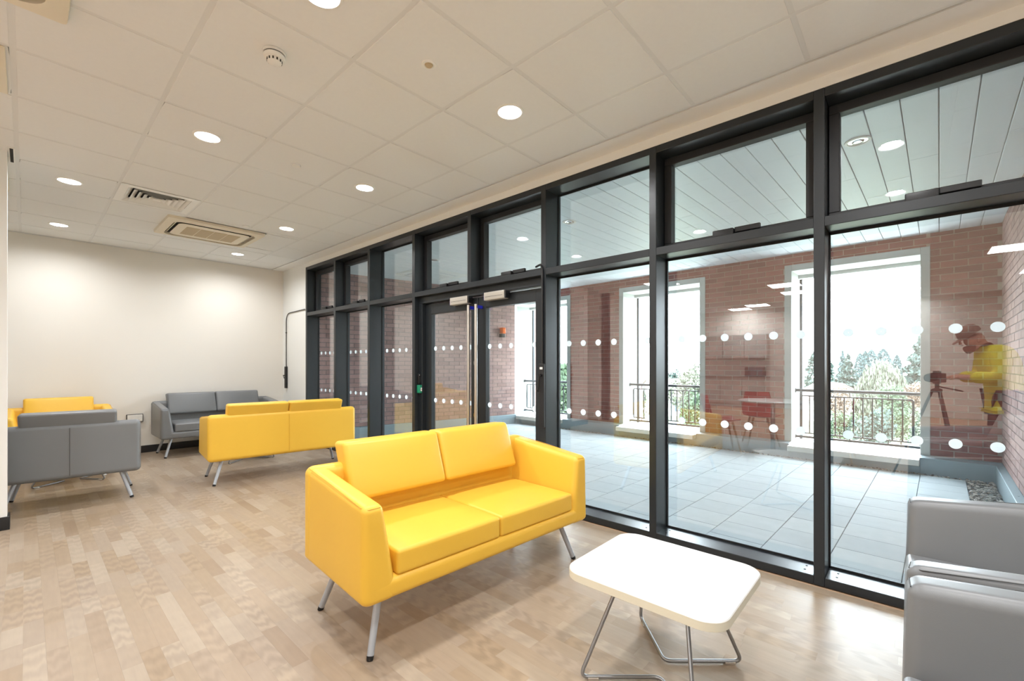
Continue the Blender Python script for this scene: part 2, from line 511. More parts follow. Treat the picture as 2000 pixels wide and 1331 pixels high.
def tile_mesh(w, l, hole=0.0, name='ceiling_tile'):
    mb = MB()
    if not hole:
        mb.soft(-w / 2, w / 2, -l / 2, l / 2, 0, 0.014, 0.0015, 1)
    else:
        n = 32; V = []; F = []
        def sq(a):
            c_, s_ = math.cos(a), math.sin(a); k = min(w / 2 / max(abs(c_), 1e-9), l / 2 / max(abs(s_), 1e-9)); return (k * c_, k * s_)
        for k in range(n):
            a = 2 * math.pi * (k + 0.5) / n if False else 2 * math.pi * k / n
            x_, y_ = sq(a); V.append((hole * math.cos(a), hole * math.sin(a), 0)); V.append((x_, y_, 0)); V.append((hole * math.cos(a), hole * math.sin(a), 0.014)); V.append((x_, y_, 0.014))
        for k in range(n):
            j = (k + 1) % n
            F.append((k * 4, j * 4, j * 4 + 1, k * 4 + 1)[::1]); F.append((k * 4, k * 4 + 2, j * 4 + 2, j * 4)); F.append((k * 4 + 1, j * 4 + 1, j * 4 + 3, k * 4 + 3))
        mb.add(V, F)
    return mb.mesh(name, 'ceiling_tile', 30)
TW, TL = TS - 2 * BAR, 0.6 - 2 * BAR
full = tile_mesh(TW, TL); holed = tile_mesh(TW, TL, 0.078)
lamps_lit = [(0, 2), (2, 2), (0, 5), (-1, 8), (2, 5), (-1, 11), (2, 8), (2, 11), (0, -1), (2, -1), (-2, -1), (-2, 2), (0, -4), (2, -4), (-2, 5)]
# (column, row): column i spans GX[i+6]..GX[i+7] with column 0 = 0.56..1.17 ; row j spans 0.406+0.6*j ..
def cell_center(i, j): return (-0.045 + TS * (i + 1) + TS / 2, 0.406 + 0.6 * j + 0.3)
lamp_cells = {(i + 1, j) for i, j in lamps_lit}
diff_cell = (1, 8)
skip = {diff_cell, (2, 9), (2, 10), (3, 9), (3, 10)}       # diffuser and cassette unit
panel_cells = {(-12, 4), (-13, 5), (-11, -1), (-13, -1), (-7, 2), (-5, -3), (-9, -4), (-4, 5), (-9, 2)}  # panels reflected in the glass, plus unseen ones added as fill for the kitchen
cass2 = {(0, 2), (0, 3), (-1, 2), (-1, 3)}
for a in range(-14, 5):
    for bq in range(-6, 13):
        x0 = -0.045 + TS * a; y0 = 0.406 + 0.6 * bq
        x1 = min(x0 + TS, EDGE - 0.024); y1 = min(y0 + 0.6, YB - 0.02)
        if x0 < XL - TS or x1 - x0 < 0.05 or y1 - y0 < 0.05: continue
        if y0 > 5.1 and x1 < -2.4: continue
        if x0 < XL: continue
        cxm, cym = (x0 + x1) / 2, (y0 + y1) / 2
        if (a, bq) in skip or (a, bq) in panel_cells: continue
        if x1 - x0 > TS - 0.01 and y1 - y0 > 0.59:
            me = holed if (a, bq) in lamp_cells else full
        else:
            me = tile_mesh(x1 - x0 - 2 * BAR, y1 - y0 - 2 * BAR)
        link('ceiling_tile', me, ceiling, (cxm, cym, CEIL))
# filler tiles around the cassette unit (cut tiles)
for (x0, x1, y0, y1) in ((1.172, 2.389, 5.806, 5.91), (1.172, 2.389, 6.77, 7.006), (2.0, 2.389, 5.91, 6.77)):
    link('ceiling_tile', tile_mesh(x1 - x0 - 2 * BAR, y1 - y0 - 2 * BAR), ceiling, ((x0 + x1) / 2, (y0 + y1) / 2, CEIL))
for gx in GX + [GX[-1] + TS]:
    if gx < XL or gx > EDGE: continue
    y1_ = YB - 0.02 if gx > -2.4 else 5.08
    MB().box(gx - BAR, gx + BAR, YF, y1_, CEIL + 0.0025, CEIL + 0.03).build('grid_rail', 'ceiling_grid', ceiling, 0)
for gy in GY:
    x0_ = XL if gy < 5.08 else -2.4
    MB().box(x0_, EDGE - 0.02, gy - BAR, gy + BAR, CEIL + 0.003, CEIL + 0.028).build('grid_rail', 'ceiling_grid', ceiling, 0)

# ------------------------------------------------------------------ downlights
def make_downlight():
    root = empty('downlight')
    MB().lathe([(0.070, 0.006), (0.070, -0.003), (0.076, -0.006), (0.088, -0.004), (0.090, 0.0)], 32).build('trim_ring', 'white_plastic', root)
    MB().lathe([(0.072, 0.0), (0.068, 0.02), (0.055, 0.055), (0.040, 0.075)], 32).build('reflector', 'reflector', root)
    MB().lathe([(0.001, 0.074), (0.042, 0.074)], 24).build('lens', 'lamp_lens', root)
    ld = bpy.data.lights.new('downlight_lamp', 'AREA'); ld.shape = 'DISK'; ld.size = 0.11
    ld.energy = DOWNLIGHT_W; ld.color = LAMP_COL; ld.spread = R(165)
    lo = bpy.data.objects.new('lamp', ld); lo.location = (0, 0, 0.012); lo.parent = root; col.objects.link(lo)
    return root
dl = make_downlight()
dl_labels = {(0, 2): 'lit round downlight two tiles behind the smoke detector towards the camera', (2, 2): 'lit round downlight two tiles before the round ceiling sensor',
             }
near = ['lit round ceiling downlight in the tile next to the smoke detector tile', 'lit round ceiling downlight above the yellow sofa by the coffee table',
        'lit round ceiling downlight between smoke detector and square air diffuser', 'lit round ceiling downlight beside the square air diffuser',
        'lit round ceiling downlight above the double door', 'lit round ceiling downlight near the back wall above yellow armchair',
        'lit round ceiling downlight beside the cassette air conditioner towards the window', 'lit round ceiling downlight near the back wall above grey sofa']
for k, (i, j) in enumerate(lamps_lit):
    o = dl if k == 0 else copy_tree(dl)
    x_, y_ = cell_center(i, j)
    o.location = (x_, y_, CEIL)
    tag(o, near[k] if k < len(near) else 'lit round ceiling downlight over the kitchen end of the room', 'downlight', 'ceiling downlights')

def led_panel(a, bq, lab):
    x0 = -0.045 + TS * a; y0 = 0.406 + 0.6 * bq
    root = empty('ceiling_light_panel', (x0 + TS / 2, y0 + 0.3, CEIL))
    mb = MB()
    for (a0, a1, b0, b1) in ((-.29, .29, -.287, -.265), (-.29, .29, .265, .287), (-.29, -.268, -.265, .265), (.268, .29, -.265, .265)): mb.box(a0, a1, b0, b1, 0, 0.015)
    mb.build('frame', 'white_plastic', root, 0)
    MB().box(-.268, .268, -.265, .265, 0.004, 0.01).build('diffuser', 'panel_lens', root, 0)
    ld = bpy.data.lights.new('panel_lamp', 'AREA'); ld.shape = 'SQUARE'; ld.size = 0.52; ld.energy = PANEL_W; ld.color = LAMP_COL
    lo = bpy.data.objects.new('lamp', ld); lo.location = (0, 0, -0.002); lo.parent = root; col.objects.link(lo)
    tag(root, lab, 'ceiling light', 'square light panels over the kitchen')
for a, bq in sorted(panel_cells):
    led_panel(a, bq, 'square lit ceiling panel over the kitchen end, some added unseen as fill light')

# smoke detector, sensors
x_, y_ = 0.868, 2.45
root = empty('smoke_detector', (x_, y_, CEIL))
MB().lathe([(0.052, 0.0), (0.055, -0.004), (0.055, -0.012), (0.050, -0.014)], 32).build('base', 'white_plastic', root)
MB().lathe([(0.047, -0.013), (0.047, -0.019)], 32).build('gap', 'dark_void', root)
MB().lathe([(0.050, -0.018), (0.052, -0.024), (0.048, -0.034), (0.036, -0.040)], 32, cap0=True).build('cover', 'white_plastic', root)
for k in range(12):
    a = 2 * math.pi * k / 12
    MB().box(-.0035, .0035, .0345, .0365, -0.052, -0.040).build('vent_slot', 'dark_void', root, 0, rz=a)
MB().lathe([(0.036, -0.040), (0.034, -0.054), (0.024, -0.060), (0.001, -0.061)], 32).build('chamber', 'white_plastic', root)
tag(root, 'white round smoke detector on ceiling tile', 'smoke detector')
root = empty('presence_sensor', (1.463, 1.93, CEIL))
MB().lathe([(0.040, 0.0), (0.038, -0.004), (0.026, -0.006), (0.022, -0.002)], 32).build('ring', 'white_plastic', root)
MB().lathe([(0.022, -0.002), (0.017, -0.010), (0.001, -0.013)], 24).build('lens', 'beige_mesh', root)
tag(root, 'small round ceiling sensor with dark centre', 'sensor')
for (x_, y_, lab) in ((1.476, 3.706, 'small white flush sprinkler cover near the door end downlight'), (1.73, 5.76, 'small white flush sprinkler cover beside the cassette air conditioner')):
    root = empty('sprinkler_cover', (x_, y_, CEIL))
    MB().lathe([(0.038, 0.0), (0.038, -0.003), (0.036, -0.004)], 28).build('rim', 'ceiling_grid', root)
    MB().lathe([(0.033, -0.003), (0.031, -0.008), (0.001, -0.008)], 28).build('cover_plate', 'white_plastic', root)
    tag(root, lab, 'sprinkler', 'flush sprinkler covers')

# four-way louvre diffuser
x_, y_ = cell_center(0, 8)
root = empty('air_diffuser', (x_, y_, CEIL))
def ring_mb(a, za, b_, zb, th=0.003):
    """sloping square ring from half-size a at height za to half-size b at height zb"""
    mb = MB(); V = []
    for (h, z) in ((a, za), (b_, zb), (b_ - th, zb + 0.001), (a - th, za + 0.002)):
        V += [(-h, -h, z), (h, -h, z), (h, h, z), (-h, h, z)]
    F = []
    for k in range(4):
        j = (k + 1) % 4
        for q in range(4):
            r0 = q * 4; r1 = ((q + 1) % 4) * 4
            F.append((r0 + k, r0 + j, r1 + j, r1 + k))
    return mb.add(V, F)
mb = ring_mb(0.296, -0.002, 0.24, -0.006, 0.004)
mb.build('border', 'white_plastic', root, 0)
MB().box(-.28, .28, -.28, .28, 0.055, 0.06).build('plenum', 'dark_void', root, 0)
for k in range(5):
    h = 0.235 - 0.042 * k
    ring_mb(h - 0.036, 0.022, h, -0.004).build('louvre', 'white_plastic', root, 0)
MB().box(-.03, .03, -.03, .03, -0.003, 0.0).build('centre_plate', 'white_plastic', root, 0)
MB().box(-.298, .298, -.298, -.26, -0.0045, 0.0).build('edge_flange', 'white_plastic', root, 0)
tag(root, 'square white louvred air diffuser in the ceiling', 'air vent')

# cassette air conditioner
def rrect(w, h, r, n=6):
    P = []
    for (cx, cy, a0) in ((w / 2 - r, h / 2 - r, 0), (-w / 2 + r, h / 2 - r, 90), (-w / 2 + r, -h / 2 + r, 180), (w / 2 - r, -h / 2 + r, 270)):
        for k in range(n + 1):
            a = R(a0 + 90 * k / n); P.append((cx + r * math.cos(a), cy + r * math.sin(a)))
    return P
def loop_band(P0, z0, P1, z1):
    n = len(P0); V = [(x, y, z0) for x, y in P0] + [(x, y, z1) for x, y in P1]
    return V, [(k, (k + 1) % n, n + (k + 1) % n, n + k) for k in range(n)]
def cassette(loc, w, h, lab):
    root = empty('air_conditioner', loc)
    mb = MB()
    outer = rrect(w, h, 0.02); outer2 = rrect(w - 0.01, h - 0.01, 0.02); slot_o = rrect(w - 0.15, h - 0.15, 0.10)
    mb.add(*loop_band(outer, 0.0095, outer2, -0.018)); mb.add(*loop_band(outer2, -0.018, slot_o, -0.03)); mb.add(*loop_band(slot_o, -0.03, slot_o, -0.002))
    mb.build('fascia', 'cream_plastic', root)
    slot_i = rrect(w - 0.25, h - 0.25, 0.07)
    mb = MB().add(*loop_band(slot_o, -0.003, slot_i, -0.003)).add(*loop_band(slot_i, -0.003, slot_i, -0.027)); mb.build('air_slot', 'dark_void', root)
    fl = rrect(w - 0.19, h - 0.19, 0.085); fl2 = rrect(w - 0.225, h - 0.225, 0.075)
    for q in (-1, 1):
        MB().box(-w / 2 + 0.17, w / 2 - 0.17, q * (h / 2 - 0.10) - 0.004, q * (h / 2 - 0.10) + 0.004, -0.016, -0.004).build('flap', 'cream_plastic', root, 0)
        MB().box(q * (w / 2 - 0.10) - 0.004, q * (w / 2 - 0.10) + 0.004, -h / 2 + 0.17, h / 2 - 0.17, -0.016, -0.004).build('flap', 'cream_plastic', root, 0)
    gi = rrect(w - 0.27, h - 0.27, 0.06)
    mb = MB().add(*loop_band(slot_i, -0.027, gi, -0.030))
    n = len(gi); mb.add([(x, y, -0.030) for x, y in gi], [tuple(range(n))])
    mb.build('centre_panel', 'cream_plastic', root)
    gw, gh = (w - 0.42), (h - 0.46)
    for k in range(4):
        MB().soft(-gw / 2 + gw / 4 * k + 0.004, -gw / 2 + gw / 4 * (k + 1) - 0.004, -gh / 2, gh / 2, -0.0325, -0.028, 0.002, 1).build('intake_grille', 'beige_mesh', root)
    tag(root, lab, 'air conditioner')
    return root
cassette((1.515, 6.34, CEIL - 0.010), 0.97, 0.84, 'cream ceiling cassette air conditioner next to the square air diffuser')
cassette((-0.34, 2.47, CEIL - 0.012), 0.95, 0.95, 'cream ceiling cassette air conditioner corner at the kitchen end')
cassette((-0.575, 5.72, CEIL - 0.010), 0.95, 0.95, 'cream ceiling cassette air conditioner half hidden above the partition')
root = empty('ceiling_hatch', (-0.36, 3.706, CEIL))
MB().soft(-.29, .29, -.285, .285, -0.012, 0.0, 0.005).build('panel', 'cream_plastic', root)
MB().soft(-.22, .22, -.215, .215, -0.016, -0.012, 0.003).build('grille', 'beige_mesh', root)
tag(root, 'square cream air return panel set in a ceiling tile', 'air vent')

root = empty('slot_grille', (-0.072, 5.15, CEIL))
MB().soft(-.017, .017, -.18, .18, -.006, 0, .002, 1).build('frame', 'white_plastic', root)
MB().box(-.009, .009, -.165, .165, -.0075, -.0055).build('slot', 'dark_void', root, 0)
tag(root, 'narrow black slot grille in the ceiling at the partition end', 'air vent')

# ------------------------------------------------------------------ window wall
win = empty('window_1', (0, 0, 0))
tag(win, 'long dark grey glazed window frame facing the terrace', 'window', kind='structure')
MW = 0.052
LEFT = [7.184, 6.224, 5.281, 4.289, 3.336, 2.385, 1.394, 0.410, -0.533]     # left edges of the mullions
for k, ly in enumerate(LEFT):
    z0 = 0.0 if k != 4 else 2.085
    MB().soft(XW, XG + 0.03, ly - MW, ly, z0, HEAD, 0.003, 1).build('mullion', 'frame', win)
    if k != 4:
        MB().box(XG - 0.012, XG - 0.002, ly - MW - 0.008, ly + 0.008, 0.05, HEAD - 0.05).build('gasket', 'gasket', win, 0)
TR0, TR1 = 2.03, 2.085
for k in range(8):
    y1_, y0_ = LEFT[k] - MW, LEFT[k + 1]
    door_bay = k in (3, 4)
    if k == 3: MB().soft(XW, XG + 0.03, LEFT[5], LEFT[3] - MW, TR0, TR1, 0.003, 1).build('transom', 'frame', win)
    if not door_bay: MB().soft(XW + 0.001, XG + 0.03, y0_, y1_, TR0, TR1, 0.003, 1).build('transom', 'frame', win)
    MB().soft(XW + 0.001, XG + 0.03, y0_, y1_, HEAD - 0.05, HEAD, 0.003, 1).build('head_rail', 'frame', win)
    if not door_bay:
        MB().soft(XW + 0.001, XG + 0.03, y0_, y1_, 0.0, 0.05, 0.003, 1).build('sill_rail', 'frame', win)
        for (q, w_) in ((y0_ + 0.05, 0.012), (y1_ - 0.05, 0.012)):
            for xx in (XW + 0.06, XW + 0.12):
                MB().lathe([(0.006, 0.0), (0.006, 0.0015), (0.0005, 0.0015)], 10, (xx, q, 0.05)).build('screw_cap', 'gasket', win)
    # glass
    vent = k in (0, 1, 3, 4, 6, 7)
    def pane(za, zb, ya=y0_, yb=y1_, xg=XG, par=win):
        p = MB().box(xg - 0.004, xg + 0.004, ya, yb, za, zb).build('pane', 'glass', par, 0)
        return p
    if not door_bay:
        pn = pane(0.05, TR0)
        # bottom and top gaskets
        MB().box(XG - 0.012, XG - 0.006, y0_, y1_, 0.05, 0.062).box(XG - 0.012, XG - 0.006, y0_, y1_, TR0 - 0.014, TR0).build('gasket', 'gasket', win, 0)
        cy = (y0_ + y1_) / 2 - 0.01
        for q in range(6):
            yy = cy + (q - 2.5) * 0.146
            for zz in (1.436, 0.845):
                d_ = MB().lathe([(0.0005, 0.0), (0.0255, 0.0)], 28)
                d_.v = [(XG - 0.0046, yy + v[0], zz + v[1]) for v in d_.v]
                d_.build('manifestation_dot', 'dot_film', pn, 0)
    if vent:
        sw = 0.052
        ya, yb, za, zb = y0_ + 0.004, y1_ - 0.004, TR1 + 0.006, HEAD - 0.056
        sash = MB()
        sash.soft(XG - 0.06, XG + 0.012, ya, yb, za, za + sw * 0.8, 0.004, 1); sash.soft(XG - 0.06, XG + 0.012, ya, yb, zb - sw, zb, 0.004, 1)
        sash.soft(XG - 0.06, XG + 0.012, ya, ya + sw, za + sw * .8, zb - sw, 0.004, 1); sash.soft(XG - 0.06, XG + 0.012, yb - sw, yb, za + sw * .8, zb - sw, 0.004, 1)
        so = sash.build('vent_sash', 'frame_black', win)
        pane(za + sw * 0.8, zb - sw, ya + sw, yb - sw, XG - 0.01, so)
        cy = (ya + yb) / 2
        MB().soft(XG - 0.11, XG - 0.06, cy - 0.02, cy + 0.11, za, za + 0.055, 0.006, 2).soft(XG - 0.085, XG - 0.06, cy - 0.17, cy - 0.02, za + 0.028, za + 0.062, 0.004, 1).build('chain_opener', 'black_plastic', so)
        for q in (cy - 0.005, cy + 0.095):
            MB().lathe([(0.005, 0), (0.004, 0.003), (0.0005, 0.0035)], 10, (XG - 0.1, q, za + 0.054)).build('screw', 'chrome', so)
        MB().tube([(XG - 0.085, yb - 0.01, za + 0.012), (XG - 0.085, ya + 0.01, za + 0.012)], 0.006, 8).build('chain_conduit', 'black_plastic', so)
    else:
        pane(TR1, HEAD - 0.05)
        MB().box(XG - 0.012, XG - 0.006, y0_, y1_, HEAD - 0.064, HEAD - 0.05).box(XG - 0.012, XG - 0.006, y0_, y1_, TR1, TR1 + 0.01).build('gasket', 'gasket', win, 0)

# double door
DY0, DY1 = LEFT[5], LEFT[3] - MW
XD = 3.12
mb = MB().soft(XD - 0.05, XG + 0.03, DY0, DY1, 1.955, TR0, 0.004, 1).soft(XD - 0.05, XG + 0.03, DY1 - 0.06, DY1, 0, 1.955, 0.004, 1).soft(XD - 0.05, XG + 0.03, DY0, DY0 + 0.045, 0, 1.955, 0.004, 1).box(XD, XG + 0.03, DY0, DY1, -0.005, 0.012)
t = mb.build('trim_4', 'frame', smooth=35)
tag(t, 'dark grey outer frame of the double glass door', 'door frame', kind='structure')
DM = 3.292
def door_leaf(n, ya, yb, hinge_side, lab):
    root = empty('door_%d' % n, (0, 0, 0)); tag(root, lab, 'door', kind='structure')
    st, top, bot = 0.105, 0.115, 0.16
    z0, z1 = 0.015, 1.945
    f = MB()
    f.soft(XD, XD + 0.06, ya, ya + st, z0, z1, 0.005, 1).soft(XD, XD + 0.06, yb - st, yb, z0, z1, 0.005, 1)
    f.soft(XD, XD + 0.06, ya + st, yb - st, z1 - top, z1, 0.005, 1).soft(XD, XD + 0.06, ya + st, yb - st, z0, z0 + bot, 0.005, 1)
    f.build('leaf_frame', 'frame', root)
    p = MB().box(XD + 0.026, XD + 0.034, ya + st, yb - st, z0 + bot, z1 - top).build('pane', 'glass', root, 0)
    cy = (ya + yb) / 2
    for q in range(5):
        yy = cy + (q - 2) * 0.146
        for zz in (1.436, 0.845):
            d_ = MB().lathe([(0.0005, 0.0), (0.0255, 0.0)], 28)
            d_.v = [(XD + 0.0254, yy + v[0], zz + v[1]) for v in d_.v]
            d_.build('manifestation_dot', 'dot_film', p, 0)
    # long pull handle near the meeting stile
    hy = (ya + 0.052) if hinge_side == 1 else (yb - 0.052)
    hx = XD - 0.085
    h = MB().tube([(hx, hy, 0.30), (hx, hy, 1.86)], 0.017, 16).build('pull_handle', 'steel', root)
    for zz in (0.34, 1.835):
        MB().soft(hx, XD + 0.002, hy - 0.012, hy + 0.012, zz - 0.016, zz + 0.016, 0.003, 1).build('bracket', 'blue_film' if zz > 1 else 'steel', h)
    # door closer / magnet housing
    cy0 = DM + 0.09 if hinge_side == 1 else DM - 0.43
    c0 = MB().soft(XD - 0.075, XD - 0.005, cy0, cy0 + 0.275, 1.885, 1.965, 0.008, 2).build('closer', 'silver_box', root)
    MB().box(XD - 0.0755, XD - 0.0745, cy0 + 0.02, cy0 + 0.255, 1.918, 1.921).build('groove', 'frame_black', c0, 0)
    ye = cy0 if hinge_side == 1 else cy0
    MB().soft(XD - 0.07, XD - 0.008, cy0 - 0.02, cy0, 1.89, 1.96, 0.004, 1).build('end_cap', 'black_plastic', c0)
    MB().soft(XD - 0.07, XD - 0.008, cy0 + 0.275, cy0 + 0.278, 1.89, 1.94, 0.001, 1).build('film_patch', 'blue_film', c0)
    return root
d1 = door_leaf(1, DM + 0.004, DY1 - 0.062, 1, 'left leaf of glass double door with long steel pull handle')
d2 = door_leaf(2, DY0 + 0.047, DM - 0.004, -1, 'right leaf of glass double door with view of orange beacon')
for zz in (1.27, 0.73):
    m_ = MB()
    oval = [(0.013 * math.cos(a), 0.028 * math.sin(a)) for a in [2 * math.pi * k / 20 for k in range(20)]]
    m_.add([(XD - 0.004, DM + 0.05 + y, zz + z) for y, z in oval] + [(XD, DM + 0.05 + y, zz + z) for y, z in oval],
           [tuple(range(20))] + [(k, (k + 1) % 20, 20 + (k + 1) % 20, 20 + k) for k in range(20)])
    e = m_.build('lock_escutcheon', 'chrome', d1, 20)
    MB().box(XD - 0.006, XD - 0.003, DM + 0.047, DM + 0.053, zz - 0.014, zz + 0.006).build('keyhole', 'black_plastic', e, 0)

# exit button and card reader on the side of the mullion
YS = LEFT[3] - MW
root = empty('exit_call_point', (3.075, YS, 0.97))
MB().soft(-.037, .037, -.055, 0, -.046, .046, 0.005, 2).build('housing', 'green_plastic', root)
MB().soft(-.022, .030, -.057, -.054, -.024, .016, 0.002, 1).build('press_plate', 'white_plastic', root)
MB().box(-.012, .020, -.0578, -.0568, -.008, .000).build('lettering', 'red_print', root, 0)
tag(root, 'green emergency door release box with white plate beside the door', 'call point')
root = empty('card_reader', (3.07, YS, 1.085))
MB().soft(-.030, .030, -.035, 0, -.06, .062, 0.006, 2).build('housing', 'black_plastic', root)
MB().soft(-.018, .022, -.0365, -.034, -.045, .02, 0.001, 1).build('touch_plate', 'frame_black', root)
MB().box(-.022, -.016, -.0365, -.034, .044, .05).build('indicator', 'white_plastic', root, 0)
tag(root, 'black card reader mounted above the green release box', 'card reader')

# manual window winders with their cable conduits
root = empty('window_winder', (XW, 7.93, 1.05))
MB().soft(-0.035, 0, -0.03, 0.03, -0.20, 0.17, 0.005, 1).build('housing', 'black_plastic', root)
MB().tube([(-0.035, 0.0, 0.02), (-0.065, 0.0, 0.02)], 0.008, 10).tube([(-0.06, 0, 0.02), (-0.06, -0.035, -0.03)], 0.007, 8).build('crank', 'black_plastic', root)
MB().tube(arc_path([(-0.014, 0.0, 0.17), (-0.014, 0.0, 1.075), (-0.014, -0.75, 1.09)], 0.16, 8), 0.007, 8).build('cable_conduit', 'black_plastic', root)
MB().lathe([(0.013, -.006), (0.014, 0), (0.013, .006)], 10, (-0.014, 0.0, 0.75)).build('conduit_clip', 'black_plastic', root)
tag(root, 'black window winder box with bent cable conduit on white pier', 'window winder')
root = empty('window_winder', (XW, 2.36, 1.04))
MB().soft(-0.025, 0, -0.025, 0.03, -0.33, 0.22, 0.005, 1).build('housing', 'frame_black', root)
MB().tube([(-0.025, 0.0, 0.12), (-0.055, 0.0, 0.12)], 0.011, 10).tube([(-0.05, 0, 0.12), (-0.052, 0.012, 0.0)], 0.008, 8).lathe([(0.011, -.01), (0.011, .01)], 8, (-0.06, 0.016, -0.012), True, True).build('crank', 'black_plastic', root)
MB().soft(-0.028, -0.024, -0.012, 0.018, 0.17, 0.19, 0.001, 1).build('sticker', 'white_plastic', root)
MB().tube(arc_path([(-0.012, 0.0, 0.22), (-0.012, 0.0, 1.085), (0.10, 0.16, 1.10)], 0.08, 6), 0.010, 8).build('cable_conduit', 'black_plastic', root)
tag(root, 'black window winder box fixed to the mullion beside the door', 'window winder')

# wall socket behind the armchairs
root = empty('wall_socket', (1.03, YB, 0.50))
MB().soft(-.09, .09, -.03, 0, -.055, .055, 0.004, 1).build('back_box', 'black_plastic', root)
MB().soft(-.083, .083, -.034, -.028, -.048, .048, 0.003, 1).build('face_plate', 'white_plastic', root)
for q in (-.04, .04):
    MB().box(q - .006, q + .006, -.036, -.033, .0, .012).build('switch', 'white_plastic', root, 0)
tag(root, 'double wall socket with black surround on the back wall', 'socket')

# ------------------------------------------------------------------ seating
def make_seat(name, n, W, vinyl, thread):
    root = empty(name)
    D2, zb = 0.34, 0.255
    h = W / 2
    # back shell
    MB().hexa([(-h, .215, zb), (-h, .235, .735), (-h, D2, zb), (-h, D2 - .008, .735), (h, .215, zb), (h, .235, .735), (h, D2, zb), (h, D2 - .008, .735)], 0.042, 4, 4).build('backrest', vinyl, root)
    if n == 2 or n == 1:
        MB().tube([(0, D2 + .0005, zb + .03), (0, D2 - .0035, .70)], 0.0016, 6).build('back_seam', thread, root)
    for s in (-1, 1):
        o, ib, it, ot = s * h, s * (h - .165), s * (h - .10), s * (h - .006)
        lo = [(o, -D2, zb), (ot, -.330, .668), (o, D2 - .004, zb), (ot, D2 - .012, .733)]
        hi = [(ib, -D2, zb), (it, -.326, .664), (ib, D2 - .004, zb), (it, D2 - .012, .733)]
        c = lo + hi if s < 0 else hi + lo
        if s > 0: c = hi + lo
        arm = MB().hexa(c, 0.034, 4, 5).build('armrest', vinyl, root)
        MB().tube([(s * (h - .012), D2 - .06, .727), (s * (h - .011), 0, .698), (s * (h - .010), -.296, .661), (s * (h - .03), -.324, .655), (s * (h - .085), -.320, .654)], 0.0016, 6).build('piping', thread, arm)
    MB().soft(-h + .03, h - .03, -D2 + .0015, .25, zb + .003, .350, 0.030, 3, 2).build('seat_base', vinyl, root)
    iw = W - 2 * .155
    for k in range(n):
        x0 = -iw / 2 + iw / n * k + .002; x1 = -iw / 2 + iw / n * (k + 1) - .002
        MB().soft(x0, x1, -D2 + .006, .225, .347, .455, 0.016, 3, 6, [(2, 1, 0.012), (1, -1, 0.003)]).build('seat_cushion', vinyl, root)
        x0c, x1c = x0 + (0.012 if k == 0 else 0), x1 - (0.012 if k == n - 1 else 0)
        MB().hexa([(x0c, .135, .555), (x0c, .235, .845), (x0c, .235, .54), (x0c, .375, .835), (x1c, .135, .555), (x1c, .235, .845), (x1c, .235, .54), (x1c, .375, .835)], 0.024, 3, 6, [(1, -1, 0.012)]).build('back_cushion', vinyl, root)
    for sx in (-1, 1):
        for sy in (-1, 1):
            top = Vector((sx * (h - .145), sy * .20, zb + .012)); ft = Vector((sx * (h - .062), sy * .27, 0.0))
            dirv = (top - ft).normalized()
            lg = MB().tube([ft + dirv * .014, top], 0.0145, 16, 0.0165).build('leg', 'leg_metal', root)
            MB().tube([Vector((ft.x, ft.y, 0.0)), ft + dirv * .018], 0.0135, 16, 0.0155).build('foot_cap', 'rubber', lg)
    return root

def place(o, x, y, deg, label, cat, group=None):
    o.location = (x, y, 0); o.rotation_euler = (0, 0, R(deg)); tag(o, label, cat, group)

W2, W1 = 1.52, 0.95
y2 = make_seat('sofa', 2, W2, 'yellow_vinyl', 'yellow_thread')
place(y2, 1.688, 1.92, -3.5, 'yellow two-seat sofa beside the white coffee table, seat towards the table', 'sofa')
y2b = copy_tree(y2)
place(y2b, 2.02, 5.50, 174, 'yellow two-seat sofa with its back to the room, facing the grey sofa', 'sofa')
g2 = make_seat('sofa', 2, W2, 'grey_leather', 'grey_thread')
place(g2, 1.945, 7.63, 0, 'grey leather two-seat sofa standing against the back wall', 'sofa')
g1 = make_seat('armchair', 1, W1, 'grey_leather', 'grey_thread')
place(g1, 0.293, 5.758, 174, 'grey leather armchair with its back turned, next to the partition wall end', 'armchair')
y1 = make_seat('armchair', 1, W1, 'yellow_vinyl', 'yellow_thread')
place(y1, 0.285, 7.60, 0, 'yellow armchair standing against the back wall behind the grey armchair', 'armchair')
ga = copy_tree(g1)
place(ga, 2.185, -0.32, 180, 'grey leather armchair nearest the window of the pair beside the coffee table', 'armchair')
gb = copy_tree(g1)
place(gb, 1.205, -0.32, 180, 'grey leather armchair on the room side of the pair beside the coffee table', 'armchair')

def make_table():
    root = empty('coffee_table')
    w, l, r = 0.55, 0.62, 0.085
    P = rrect(w, l, r, 8); Pi = rrect(w - .006, l - .006, r - .003, 8)
    n = len(P)
    mb = MB().add(*loop_band(P, .388, P, .417)); mb.add(*loop_band(Pi, .386, P, .388)); mb.add([(x, y, .386) for x, y in Pi], [tuple(reversed(range(n)))])
    edge = mb.build('table_edge', 'table_edge', root)
    mb = MB().add(*loop_band(P, .417, Pi, .42)); mb.add([(x, y, .42) for x, y in Pi], [tuple(range(n))])
    mb.build('table_top', 'table_white', root)
    for s in (1, -1):
        pts = [(s * .10, s * .13, .386), (s * .285, s * .235, .0115), (s * .05, s * .015, .0115), (s * .265, -s * .225, .0115), (s * .10, -s * .13, .386)]
        MB().tube(arc_path(pts, 0.035, 6), 0.0075, 12).build('wire_leg', 'rod_metal', root)
        for q in (1, -1):
            a = Vector((s * .285, q * s * .235, 0)) if q == 1 else Vector((s * .265, -s * .225, 0)); b_ = Vector((s * .05, s * .015, 0))
            c = a.lerp(b_, 0.16); an = math.atan2((b_ - a).y, (b_ - a).x)
            MB().soft(-.022, .022, -.011, .011, 0, .014, .003, 1).build('glide', 'chrome', root, loc=c, rz=an)
    return root
tb = make_table()
place(tb, 1.742, 0.748, 0, 'white square coffee table with wire legs beside the yellow sofa', 'table')
